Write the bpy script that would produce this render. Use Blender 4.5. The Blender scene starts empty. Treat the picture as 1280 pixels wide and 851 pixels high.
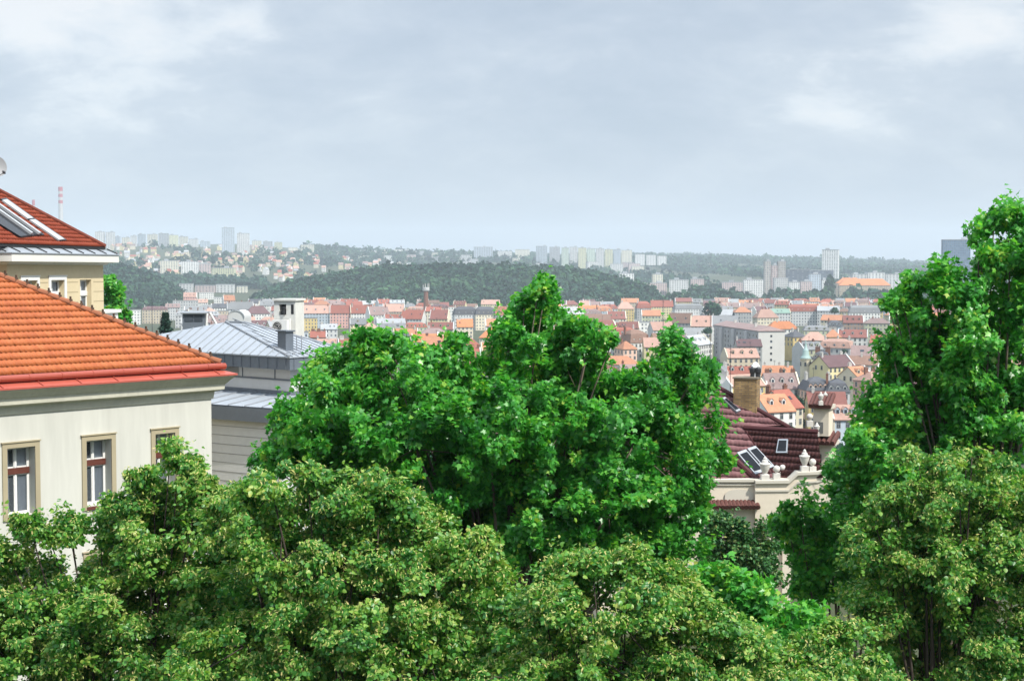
import bpy, math, random
import numpy as np
from mathutils import Vector, Matrix

SC = bpy.context.scene
COL = SC.collection
R = math.radians

# ------------------------------------------------------------------ camera
CZ = 58.0                      # eye height above the valley floor
F = 1800.0                     # focal length in photo pixels (photo is 1280 wide)
CX, CY, HOR = 640.0, 425.5, 337.0
PITCH = math.atan((CY - HOR) / F)
cam = bpy.data.cameras.new("camera")
cam.sensor_width = 36.0
cam.lens = 36.0 * F / 1280.0
cam.clip_start = 0.5
cam.clip_end = 40000
camo = bpy.data.objects.new("camera", cam)
COL.objects.link(camo)
camo.location = (0, 0, CZ)
camo.rotation_euler = (math.pi / 2 - PITCH, 0, 0)
SC.camera = camo

FWD = Vector((0, math.cos(PITCH), -math.sin(PITCH)))
UPV = Vector((0, math.sin(PITCH), math.cos(PITCH)))
EYE = Vector((0, 0, CZ))


def ray(px, py):
    return FWD + Vector((1, 0, 0)) * ((px - CX) / F) + UPV * (-(py - CY) / F)


def P(px, py, Y):
    d = ray(px, py)
    return EYE + d * (Y / d.y)


def on_plane(px, py, pt, n):
    d = ray(px, py)
    n = Vector(n)
    return EYE + d * ((Vector(pt) - EYE).dot(n) / d.dot(n))


# ------------------------------------------------------------------ light
SUN_H = Vector((0.745, -0.667, 0)).normalized()
SUN_EL = R(50)
SKY_LUM = 0.635
sun = bpy.data.lights.new("sun", "SUN")
sun.energy = 3.7
sun.angle = R(0.6)
sun.color = (1.0, 0.95, 0.86)
suno = bpy.data.objects.new("sun", sun)
COL.objects.link(suno)
sdir = SUN_H * math.cos(SUN_EL) + Vector((0, 0, math.sin(SUN_EL)))
suno.rotation_euler = sdir.to_track_quat("Z", "Y").to_euler()
suno.location = (0, 0, 3000)

world = bpy.data.worlds.new("World")
SC.world = world
world.use_nodes = True
nt = world.node_tree
nt.nodes.clear()
N = nt.nodes.new
L = nt.links.new
out = N("ShaderNodeOutputWorld")
sky = N("ShaderNodeTexSky")
sky.sky_type = "NISHITA"
sky.sun_disc = False
sky.sun_elevation = SUN_EL
sky.sun_rotation = math.atan2(SUN_H.x, SUN_H.y)
sky.air_density = 1.0
sky.dust_density = 2.0
bg_sky = N("ShaderNodeBackground")
bg_sky.inputs["Strength"].default_value = 0.11
L(sky.outputs[0], bg_sky.inputs[0])
tc = N("ShaderNodeTexCoord")
sep = N("ShaderNodeSeparateXYZ")
L(tc.outputs["Generated"], sep.inputs[0])


def wmath(op, a, b=None, c=None):
    n = N("ShaderNodeMath")
    n.operation = op
    for i, v in enumerate((a, b, c)):
        if v is None:
            continue
        if isinstance(v, (int, float)):
            n.inputs[i].default_value = v
        else:
            L(v, n.inputs[i])
    return n.outputs[0]


# cloud deck: the direction projected on a high flat layer
zz = wmath("ADD", wmath("MAXIMUM", sep.outputs[2], 0.0), 0.42)
comb = N("ShaderNodeCombineXYZ")
L(wmath("DIVIDE", sep.outputs[0], zz), comb.inputs[0])
L(wmath("MULTIPLY", wmath("DIVIDE", sep.outputs[1], zz), 1.25), comb.inputs[1])


def wnoise(scale, detail, rough, dist, off):
    n = N("ShaderNodeTexNoise")
    n.inputs["Scale"].default_value = scale
    n.inputs["Detail"].default_value = detail
    n.inputs["Roughness"].default_value = rough
    n.inputs["Distortion"].default_value = dist
    m = N("ShaderNodeVectorMath")
    m.operation = "ADD"
    m.inputs[1].default_value = off
    L(comb.outputs[0], m.inputs[0])
    L(m.outputs[0], n.inputs["Vector"])
    return n.outputs["Fac"]


n1 = wnoise(3.0, 8, 0.58, 0.45, (3.1, 0.7, 0))
n2 = wnoise(9.0, 9, 0.66, 0.3, (7.7, 4.2, 0))
cl = wmath("ADD", wmath("MULTIPLY", n1, 0.70), wmath("MULTIPLY", n2, 0.36))
# brighter masses of cloud where the photograph has them (directions, at infinity)
for px, py, rad, amp in ((60, 30, 0.11, 0.20), (220, 65, 0.08, 0.11), (322, 18, 0.030, 0.10), (1240, 5, 0.10, 0.14), (1000, 140, 0.09, 0.10),
                         (620, 90, 0.06, 0.05), (700, 30, 0.16, -0.05), (480, 210, 0.22, -0.03), (900, 60, 0.14, -0.05),
                         (210, 12, 0.035, -0.10)):
    d = ray(px, py).normalized()
    vd = N("ShaderNodeVectorMath")
    vd.operation = "DISTANCE"
    L(tc.outputs["Generated"], vd.inputs[0])
    vd.inputs[1].default_value = d
    mr = N("ShaderNodeMapRange")
    mr.interpolation_type = "SMOOTHSTEP"
    mr.inputs["From Min"].default_value = 0.0
    mr.inputs["From Max"].default_value = rad
    mr.inputs["To Min"].default_value = amp
    mr.inputs["To Max"].default_value = 0.0
    L(vd.outputs["Value"], mr.inputs["Value"])
    cl = wmath("ADD", cl, mr.outputs[0])
# the deck thins to a plain veil at the horizon
fade = N("ShaderNodeMapRange")
fade.interpolation_type = "SMOOTHSTEP"
fade.inputs["From Min"].default_value = 0.0
fade.inputs["From Max"].default_value = 0.13
L(sep.outputs[2], fade.inputs["Value"])
cl = wmath("ADD", wmath("MULTIPLY", wmath("SUBTRACT", cl, 0.50), wmath("ADD", wmath("MULTIPLY", fade.outputs[0], 0.8), 0.2)), 0.47)
ramp = N("ShaderNodeValToRGB")
cr = ramp.color_ramp
cr.elements[0].position = 0.36
cr.elements[0].color = (0.465, 0.54, 0.64, 1)
cr.elements[1].position = 0.72
cr.elements[1].color = (0.90, 0.91, 0.92, 1)
e = cr.elements.new(0.47)
e.color = (0.525, 0.595, 0.69, 1)
e = cr.elements.new(0.56)
e.color = (0.60, 0.665, 0.745, 1)
e = cr.elements.new(0.63)
e.color = (0.76, 0.81, 0.86, 1)
L(cl, ramp.inputs[0])
bg_cl = N("ShaderNodeBackground")
# deck brightened high overhead, out of view, as added fill light
hi = N("ShaderNodeMapRange")
hi.interpolation_type = "SMOOTHSTEP"
hi.inputs["From Min"].default_value = 0.27
hi.inputs["From Max"].default_value = 0.75
hi.inputs["To Min"].default_value = SKY_LUM
hi.inputs["To Max"].default_value = SKY_LUM * 3.0
L(sep.outputs[2], hi.inputs["Value"])
L(hi.outputs[0], bg_cl.inputs["Strength"])
L(ramp.outputs[0], bg_cl.inputs[0])
mix = N("ShaderNodeMixShader")
mix.inputs[0].default_value = 0.86
L(bg_sky.outputs[0], mix.inputs[1])
L(bg_cl.outputs[0], mix.inputs[2])
L(mix.outputs[0], out.inputs[0])

SC.view_settings.view_transform = "Standard"
SC.view_settings.look = "None"
SC.view_settings.gamma = 1
SC.view_settings.use_curve_mapping = False
SC.view_settings.exposure = 0.68
SC.cycles.max_bounces = 6
SC.cycles.diffuse_bounces = 4
SC.cycles.glossy_bounces = 2
SC.cycles.transmission_bounces = 4
SC.cycles.transparent_max_bounces = 4
SC.cycles.volume_bounces = 1
SC.cycles.use_denoising = True
SC.cycles.caustics_reflective = False
SC.cycles.caustics_refractive = False
try:
    SC.cycles.denoiser = "OPENIMAGEDENOISE"
    SC.cycles.denoising_prefilter = "ACCURATE"
except Exception:
    pass


# ------------------------------------------------------------------ helpers
def lin(c):
    return tuple(((v / 255) / 12.92 if v / 255 <= 0.04045 else ((v / 255 + 0.055) / 1.055) ** 2.4) for v in c)


def tag(o, label=None, cat=None, group=None, kind=None):
    if label:
        o["label"] = label
    if cat:
        o["category"] = cat
    if group:
        o["group"] = group
    if kind:
        o["kind"] = kind
    return o


def empty(name, loc, rz=0.0, label=None, cat=None, group=None):
    o = bpy.data.objects.new(name, None)
    o.empty_display_size = 0.5
    COL.objects.link(o)
    o.location = loc
    o.rotation_euler = (0, 0, rz)
    return tag(o, label, cat, group)


MATS = {}
ALB = 0.66                     # scales base colours down to suit the raised exposure


def mat(name, col, rough=0.8, var=0.15, scale=1.5, metal=0.0, spec=0.3, bump=0.0, bscale=20.0, var2=0.0, scale2=12.0, rand=0.0, stretch=None):
    """a Principled material whose base colour is mottled by object-space noise"""
    if name in MATS:
        return MATS[name]
    m = bpy.data.materials.new(name)
    m.use_nodes = True
    t = m.node_tree
    b = t.nodes["Principled BSDF"]
    b.inputs["Roughness"].default_value = rough
    b.inputs["Metallic"].default_value = metal
    b.inputs["Specular IOR Level"].default_value = spec
    tcn = t.nodes.new("ShaderNodeTexCoord")
    src = tcn.outputs["Object"]
    if stretch:
        mp = t.nodes.new("ShaderNodeMapping")
        mp.inputs["Scale"].default_value = stretch
        t.links.new(src, mp.inputs["Vector"])
        src = mp.outputs[0]

    def noise(s, d=5):
        n = t.nodes.new("ShaderNodeTexNoise")
        n.inputs["Scale"].default_value = s
        n.inputs["Detail"].default_value = d
        n.inputs["Roughness"].default_value = 0.6
        t.links.new(src, n.inputs["Vector"])
        return n.outputs["Fac"]

    def mth(op, a, b_=None):
        n = t.nodes.new("ShaderNodeMath")
        n.operation = op
        for i, v in enumerate((a, b_)):
            if v is None:
                continue
            if isinstance(v, (int, float)):
                n.inputs[i].default_value = v
            else:
                t.links.new(v, n.inputs[i])
        return n.outputs[0]

    f = mth("ADD", mth("MULTIPLY", mth("SUBTRACT", noise(scale), 0.5), var * 4), 1.0)
    if var2:
        f = mth("MULTIPLY", f, mth("ADD", mth("MULTIPLY", mth("SUBTRACT", noise(scale2, 3), 0.5), var2 * 4), 1.0))
    if rand:
        oi = t.nodes.new("ShaderNodeObjectInfo")
        f = mth("MULTIPLY", f, mth("ADD", mth("MULTIPLY", mth("SUBTRACT", oi.outputs["Random"], 0.5), rand * 2), 1.0))
    vm = t.nodes.new("ShaderNodeVectorMath")
    vm.operation = "SCALE"
    vm.inputs[0].default_value = [c * ALB for c in col[:3]]
    t.links.new(f, vm.inputs["Scale"])
    t.links.new(vm.outputs[0], b.inputs["Base Color"])
    if bump:
        bp = t.nodes.new("ShaderNodeBump")
        bp.inputs["Strength"].default_value = bump
        bp.inputs["Distance"].default_value = 0.02
        t.links.new(noise(bscale), bp.inputs["Height"])
        t.links.new(bp.outputs[0], b.inputs["Normal"])
    MATS[name] = m
    return m


def leaf_mat(name, stops, rough=0.42, trans=0.35, spec=0.45):
    """leaf colours picked by the per-face attribute 'tint' (0..1), part diffuse, part translucent"""
    m = bpy.data.materials.new(name)
    m.use_nodes = True
    t = m.node_tree
    b = t.nodes["Principled BSDF"]
    o = t.nodes["Material Output"]
    a = t.nodes.new("ShaderNodeAttribute")
    a.attribute_name = "tint"
    rp = t.nodes.new("ShaderNodeValToRGB")
    el = rp.color_ramp.elements
    el[0].position, el[0].color = stops[0][0], (*stops[0][1], 1)
    el[1].position, el[1].color = stops[-1][0], (*stops[-1][1], 1)
    for p, c in stops[1:-1]:
        x = el.new(p)
        x.color = (*c, 1)
    t.links.new(a.outputs["Fac"], rp.inputs[0])
    t.links.new(rp.outputs[0], b.inputs["Base Color"])
    b.inputs["Roughness"].default_value = rough
    b.inputs["Specular IOR Level"].default_value = spec
    tr = t.nodes.new("ShaderNodeBsdfTranslucent")
    g = t.nodes.new("ShaderNodeVectorMath")
    g.operation = "MULTIPLY"
    g.inputs[1].default_value = (1.15, 1.25, 0.6)
    t.links.new(rp.outputs[0], g.inputs[0])
    t.links.new(g.outputs[0], tr.inputs[0])
    mx = t.nodes.new("ShaderNodeMixShader")
    mx.inputs[0].default_value = trans
    t.links.new(b.outputs[0], mx.inputs[1])
    t.links.new(tr.outputs[0], mx.inputs[2])
    t.links.new(mx.outputs[0], o.inputs["Surface"])
    MATS[name] = m
    return m


class MB:
    """collects geometry in world coordinates, then links it as ONE mesh object"""

    def __init__(s):
        s.v, s.f, s.m = [], [], []

    def add(s, vs, fs, mi=0):
        k = len(s.v)
        s.v += [tuple(x) for x in vs]
        for f in fs:
            s.f.append([i + k for i in f])
            s.m.append(mi)
        return s

    def poly(s, vs, mi=0):
        return s.add(vs, [list(range(len(vs)))], mi)

    def box(s, c, ax, ay, az, mi=0):
        """c centre, ax ay az half-extent vectors"""
        c, ax, ay, az = Vector(c), Vector(ax), Vector(ay), Vector(az)
        vs = [c + ax * i + ay * j + az * k for k in (-1, 1) for j in (-1, 1) for i in (-1, 1)]
        return s.add(vs, [[0, 2, 3, 1], [4, 5, 7, 6], [0, 1, 5, 4], [2, 6, 7, 3], [0, 4, 6, 2], [1, 3, 7, 5]], mi)

    def prism(s, poly, off, mi=0):
        """polygon (ring of points) extruded by vector off, closed"""
        n = len(poly)
        off = Vector(off)
        vs = [Vector(p) for p in poly] + [Vector(p) + off for p in poly]
        fs = [list(range(n))[::-1], list(range(n, 2 * n))] + [[i, (i + 1) % n, (i + 1) % n + n, i + n] for i in range(n)]
        return s.add(vs, fs, mi)

    def tube(s, pts, rad, n=6, mi=0, cap=True):
        pts = [Vector(p) for p in pts]
        k = len(pts)
        if isinstance(rad, (int, float)):
            rad = [rad] * k
        vs = []
        for i, p in enumerate(pts):
            t = (pts[min(i + 1, k - 1)] - pts[max(i - 1, 0)]).normalized()
            a = t.cross(Vector((0, 0, 1)) if abs(t.z) < 0.95 else Vector((1, 0, 0))).normalized()
            b = t.cross(a)
            for j in range(n):
                q = 2 * math.pi * j / n
                vs.append(p + (a * math.cos(q) + b * math.sin(q)) * rad[i])
        fs = [[i * n + j, i * n + (j + 1) % n, (i + 1) * n + (j + 1) % n, (i + 1) * n + j] for i in range(k - 1) for j in range(n)]
        if cap:
            fs += [list(range(n))[::-1], [(k - 1) * n + j for j in range(n)]]
        return s.add(vs, fs, mi)

    def lathe(s, c, prof, n=14, mi=0):
        c = Vector(c)
        vs, fs = [], []
        for r_, z in prof:
            for j in range(n):
                q = 2 * math.pi * j / n
                vs.append(c + Vector((math.cos(q) * r_, math.sin(q) * r_, z)))
        k = len(prof)
        fs = [[i * n + j, i * n + (j + 1) % n, (i + 1) * n + (j + 1) % n, (i + 1) * n + j] for i in range(k - 1) for j in range(n)]
        fs += [list(range(n))[::-1], [(k - 1) * n + j for j in range(n)]]
        return s.add(vs, fs, mi)

    def build(s, name, mats, parent=None, smooth=False, label=None):
        loc = Vector(parent.matrix_world.translation) if False else Vector((0, 0, 0))
        p = parent
        while p is not None:
            loc += Vector(p.location)
            p = p.parent
        me = bpy.data.meshes.new(name)
        me.from_pydata([(x - loc.x, y - loc.y, z - loc.z) for x, y, z in s.v], [], s.f)
        if not isinstance(mats, (list, tuple)):
            mats = [mats]
        for m_ in mats:
            me.materials.append(m_)
        if len(mats) > 1:
            me.polygons.foreach_set("material_index", s.m)
        if smooth:
            me.polygons.foreach_set("use_smooth", [True] * len(s.f))
        me.update()
        o = bpy.data.objects.new(name, me)
        COL.objects.link(o)
        o.parent = parent
        if label:
            o["label"] = label
        return o


def np_mesh(name, verts, polys_n, idx, mats, parent=None, tint=None, mi=None, loc=(0, 0, 0)):
    """fast mesh: verts (n,3) world, polys_n corner count of each face, idx flat corner indices"""
    me = bpy.data.meshes.new(name)
    verts = np.asarray(verts, dtype=np.float32) - np.asarray(loc, dtype=np.float32)
    me.vertices.add(len(verts))
    me.vertices.foreach_set("co", verts.ravel())
    me.loops.add(len(idx))
    me.loops.foreach_set("vertex_index", np.asarray(idx, dtype=np.int32))
    st = np.zeros(len(polys_n), dtype=np.int32)
    st[1:] = np.cumsum(polys_n)[:-1]
    me.polygons.add(len(polys_n))
    me.polygons.foreach_set("loop_start", st)
    for m_ in mats:
        me.materials.append(m_)
    if mi is not None:
        me.polygons.foreach_set("material_index", np.asarray(mi, dtype=np.int32))
    if tint is not None:
        at = me.attributes.new("tint", "FLOAT", "FACE")
        at.data.foreach_set("value", np.asarray(tint, dtype=np.float32))
    me.update(calc_edges=True)
    o = bpy.data.objects.new(name, me)
    COL.objects.link(o)
    if parent is not None:
        o.parent = parent
    else:
        o.location = loc
    return o


# ------------------------------------------------------------------ terrain
TPX = np.array([-3000, -600, 0, 150, 300, 450, 600, 750, 900, 1050, 1200, 1900, 4000], float)
TY = np.array([2000, 2500, 3000, 3500, 4200, 5000, 6500, 9500], float)
TV = np.array([  # picture row at which the ground shows, per distance (rows) and bearing (columns)
    [389] * 13,
    [366, 366, 367, 367, 369, 372, 374, 376, 374, 370, 370, 372, 372],
    [347, 347, 348, 348, 350, 355, 360, 364, 362, 359, 360, 364, 364],
    [331, 331, 332, 332, 334, 343, 348, 353, 351, 351, 352, 356, 356],
    [312, 312, 312, 312, 314, 328, 333, 340, 340, 344, 346, 350, 350],
    [306, 306, 306, 305, 305, 317, 322, 329, 330, 336, 340, 344, 344],
    [309, 309, 309, 308, 309, 317, 321, 323, 323, 328, 335, 340, 340],
    [327, 327, 327, 327, 327, 327, 328, 330, 330, 332, 336, 338, 338]], float)


def sstep(x):
    x = np.clip(x, 0, 1)
    return x * x * (3 - 2 * x)


def hill(px, Y, pxs, ys, Yh, sig):
    top = CZ - (np.interp(px, pxs, ys) - HOR) / F * Yh
    return top * np.exp(-((Y - Yh) / sig) ** 2)


HC = ([283, 305, 340, 372, 420, 480, 560, 640, 700, 750, 790, 815, 845], [400, 384, 371, 359, 350, 342, 340, 341, 344, 350, 360, 370, 396])
HL = ([-900, -100, 60, 130, 160, 190, 215, 240, 270], [344, 327, 328, 334, 341, 351, 364, 380, 400])


def terr(X, Y):
    X = np.asarray(X, float)
    Y = np.asarray(Y, float)
    near = 44.0 * (1 - sstep((Y - 85) / 250))
    Yc = np.maximum(Y, 60)
    px = CX + F * X / Yc
    yi = np.clip(np.interp(Yc, TY, np.arange(len(TY))), 0, len(TY) - 1.001)
    xi = np.clip(np.interp(px, TPX, np.arange(len(TPX))), 0, len(TPX) - 1.001)
    a, b = yi.astype(int), xi.astype(int)
    fy, fx = yi - a, xi - b
    v = TV[a, b] * (1 - fy) * (1 - fx) + TV[a + 1, b] * fy * (1 - fx) + TV[a, b + 1] * (1 - fy) * fx + TV[a + 1, b + 1] * fy * fx
    far = CZ - (v - HOR) / F * Yc
    far = np.where(Y < 2000, 0.0, far)
    far = far + np.where(Y > 2600, 1.0, 0.0) * 5 * np.sin(X / 170 + 1.3) * np.sin(Y / 210)
    h = np.where(Y < 1000, near, far)
    h = np.maximum(h, hill(px, Y, *HC, 2180, 260))
    h = np.maximum(h, hill(px, Y, *HL, 2300, 330))
    return h


m_ground = mat("ground_grass", (0.07, 0.085, 0.04), 0.95, 0.25, 0.02, var2=0.2, scale2=0.3)
azs = np.radians(np.linspace(-62, 62, 170))
rad = np.concatenate([[0.0], np.geomspace(6, 9400, 210)])
xs, ys_ = [], []
for r_ in rad:
    xs.append(np.sin(azs) * r_)
    ys_.append(np.cos(azs) * r_ - 60)
gx, gy = np.array(xs), np.array(ys_)
gz = terr(gx, gy)
nv = gx.shape
ii, jj = np.meshgrid(np.arange(nv[0] - 1), np.arange(nv[1] - 1), indexing="ij")
base = (ii * nv[1] + jj).ravel()
quad = np.stack([base, base + nv[1], base + nv[1] + 1, base + 1], 1)[:, ::-1]
g = np_mesh("ground", np.stack([gx.ravel(), gy.ravel(), gz.ravel()], 1), np.full(len(quad), 4), quad.ravel(), [m_ground])
tag(g, kind="structure")
g.data.polygons.foreach_set("use_smooth", [True] * len(quad))

# ------------------------------------------------------------------ woods
m_wood = leaf_mat("far_wood_leaf", [(0, (0.007, 0.030, 0.019)), (0.5, (0.016, 0.060, 0.032)), (1, (0.050, 0.12, 0.050))], 0.7, 0.15, 0.2)


def crowns(name, pts, rads, nf, seed, m=None, parent=None, loc=(0, 0, 0), zs=1.1, qs=0.36):
    """every crown a loose shell of leaf-clump faces, uneven in outline"""
    rg = np.random.default_rng(seed)
    n = len(pts)
    pts, rads = np.asarray(pts, float), np.asarray(rads, float)
    d = rg.normal(size=(n, nf, 3))
    d[..., 2] = np.abs(d[..., 2]) * 1.1 - 0.25
    d /= np.linalg.norm(d, axis=2, keepdims=True)
    bump = 1 + 0.22 * rg.normal(size=(n, nf, 1))
    c = pts[:, None] + d * rads[:, None, None] * bump * np.array([1, 1, zs])
    nrm = d + 0.55 * rg.normal(size=d.shape)
    nrm /= np.linalg.norm(nrm, axis=2, keepdims=True)
    t = np.cross(nrm, rg.normal(size=d.shape))
    t /= np.linalg.norm(t, axis=2, keepdims=True)
    b = np.cross(nrm, t)
    s = rads[:, None, None] * qs * rg.uniform(0.6, 1.3, size=(n, nf, 1))
    v = np.stack([c - t * s - b * s * .6, c + t * s * .8 - b * s, c + t * s + b * s * .7, c - t * s * .6 + b * s], 2).reshape(-1, 3)
    k = n * nf
    pf = (np.sin(pts[:, 0] / 38 + 1.7 * np.sin(pts[:, 1] / 55)) + np.sin(pts[:, 0] / 91 - pts[:, 1] / 47 + 1)) * 0.12
    tint = np.clip(np.repeat(rg.uniform(0.05, 0.75, n) + pf, nf) + rg.normal(0, 0.18, k), 0, 1)
    return np_mesh(name, v, np.full(k, 4), np.arange(4 * k), [m or m_wood], parent, tint, None, loc)


def scatter_wood(n, px0, px1, Y0, Y1, seed, cond=None, r0=2.2, r1=5.4):
    rg = np.random.default_rng(seed)
    px = rg.uniform(px0, px1, n)
    Y = np.sqrt(rg.uniform(Y0 ** 2, Y1 ** 2, n))
    X = (px - CX) / F * Y
    z = terr(X, Y)
    ok = np.ones(n, bool) if cond is None else cond(px, Y, z)
    r = rg.uniform(r0, r1, n) * (1 + 0.25 * rg.normal(size=n)).clip(0.6, 1.7)
    return np.stack([X, Y, z + r * 0.75], 1)[ok], r[ok]


def on_hill(hp, Yh, sig):
    return lambda px, Y, z: (hill(px, Y, *hp, Yh, sig) > 7) & (hill(px, Y, *hp, Yh, sig) >= z - 0.5)


p, r = scatter_wood(15000, 270, 850, 1800, 2330, 11, on_hill(HC, 2180, 260))
tag(crowns("wooded_hill_forest", p, r, 34, 12), "dense dark green forest covering the long low hill behind the town", "forest", kind="stuff")
p, r = scatter_wood(13000, -500, 270, 1800, 2480, 13, on_hill(HL, 2300, 330))
tag(crowns("hillside_forest", p, r, 34, 14), "dark green forest on the hill beside the yellow house", "forest", kind="stuff")
p, r = scatter_wood(6500, 720, 1420, 5000, 6500, 15, None, 5, 10)
p2, r2 = scatter_wood(2400, 760, 1420, 3100, 5000, 16, lambda px, Y, z: (np.sin(px / 31 + Y / 260) > -0.35), 6, 10)
tag(crowns("ridge_forest", np.concatenate([p, p2]), np.concatenate([r, r2]), 26, 17), "hazy blue green forest along the far ridge", "forest", kind="stuff")
p, r = scatter_wood(2600, -300, 760, 2650, 4300, 18, lambda px, Y, z: (np.sin(px / 23 + Y / 140) + np.sin(px / 61 - Y / 230) > -0.5), 4.5, 8.5)
p2, r2 = scatter_wood(1300, 380, 800, 4300, 6000, 19, None, 6, 10)
p3, r3 = scatter_wood(380, 180, 330, 2750, 2950, 29, None, 5, 8)
tag(crowns("hillside_trees", np.concatenate([p, p2, p3]), np.concatenate([r, r2, r3]), 26, 20), "mass of trees between the houses on the far hillside", "trees", kind="stuff")
p, r = scatter_wood(620, 835, 1180, 2060, 2330, 21, lambda px, Y, z: np.sin(px / 17.0) + np.sin(px / 7.3) > -1.0, 4.5, 8)
p2, r2 = scatter_wood(200, 865, 905, 2330, 2600, 22, None, 5, 9)
tag(crowns("tree_belt", np.concatenate([p, p2]), np.concatenate([r, r2]), 40, 23), "dark green belt of trees along the far edge of the town", "trees", kind="stuff")

# gardens on the slope below the street
p, r = scatter_wood(900, -200, 1700, 170, 430, 25, lambda px, Y, z: z + 11 < CZ - 205 / F * Y, 3, 5)
tag(crowns("slope_trees", p, r, 60, 26), "mass of garden trees on the slope below the villa", "trees", kind="stuff")
p, r = scatter_wood(500, 1150, 2100, 430, 2000, 27, None, 3, 6)
tag(crowns("valley_trees", p, r, 40, 28), "mass of trees between the houses beyond the tall maple", "trees", kind="stuff")

# ------------------------------------------------------------------ leafy trees
LEAF_MAPLE = np.array([(0, 0), (.22, .02), (.34, .13), (.27, .24), (.56, .42), (.30, .52), (.19, .60), (0, 1.0),
                       (-.19, .60), (-.30, .52), (-.56, .42), (-.27, .24), (-.34, .13), (-.22, .02)])
LEAF_LIME = np.array([(0, 0), (.30, .08), (.42, .34), (.28, .70), (0, 1.02), (-.28, .70), (-.42, .34), (-.30, .08)])
BRACT = np.array([(-.11, 0), (.11, 0), (.17, .55), (.0, 1.05), (-.17, .55)])

m_maple = leaf_mat("maple_leaf", [(0, (0.028, 0.18, 0.030)), (0.5, (0.080, 0.37, 0.052)), (0.85, (0.20, 0.50, 0.06)), (1, (0.38, 0.52, 0.08))], 0.34, 0.48, 0.5)
m_lime = leaf_mat("linden_leaf", [(0, (0.030, 0.15, 0.028)), (0.45, (0.098, 0.29, 0.044)), (0.8, (0.25, 0.40, 0.065)), (1, (0.42, 0.46, 0.12))], 0.38, 0.40, 0.45)
m_bract = leaf_mat("linden_bract", [(0, (0.26, 0.40, 0.09)), (0.6, (0.47, 0.52, 0.17)), (1, (0.60, 0.49, 0.21))], 0.6, 0.35, 0.2)
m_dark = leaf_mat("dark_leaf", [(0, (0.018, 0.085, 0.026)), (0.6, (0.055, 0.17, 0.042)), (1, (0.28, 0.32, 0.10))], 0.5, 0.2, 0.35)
m_spruce = leaf_mat("spruce_needle", [(0, (0.012, 0.04, 0.03)), (1, (0.035, 0.085, 0.055))], 0.6, 0.1, 0.2)
m_bark = mat("bark", (0.07, 0.055, 0.042), 0.95, 0.3, 6, bump=0.5, bscale=30, stretch=(1, 1, 0.3))
m_bark_pale = mat("bark_pale", (0.16, 0.13, 0.10), 0.95, 0.3, 6, bump=0.4, bscale=30, stretch=(1, 1, 0.3))


def norm(a):
    return a / np.maximum(np.linalg.norm(a, axis=-1, keepdims=True), 1e-9)


def leaf_faces(pos, nrm, tip, ln, tpl, fold, rg):
    """pos (n,3), nrm face normals, tip directions, ln lengths -> verts (n*k,3)"""
    tip = norm(tip - nrm * (tip * nrm).sum(1, keepdims=True))
    w = np.cross(tip, nrm)
    curl = rg.uniform(-0.1, 0.35, len(pos))[:, None, None]
    x, y = tpl[:, 0][None, :, None], tpl[:, 1][None, :, None]
    L_ = ln[:, None, None]
    v = pos[:, None] + w[:, None] * x * L_ + tip[:, None] * y * L_ - nrm[:, None] * (np.abs(x) * fold + y * y * curl) * L_
    return v.reshape(-1, 3)


def wob(p, rg, wl, n=5):
    """smooth random field in space, about -1..1"""
    k = norm(rg.normal(size=(n, 3))) * (2 * np.pi / (wl * rg.uniform(0.6, 1.5, n)))[:, None]
    return np.sin(p @ k.T + rg.uniform(0, 6.28, n)).sum(1) / math.sqrt(n)


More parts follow.
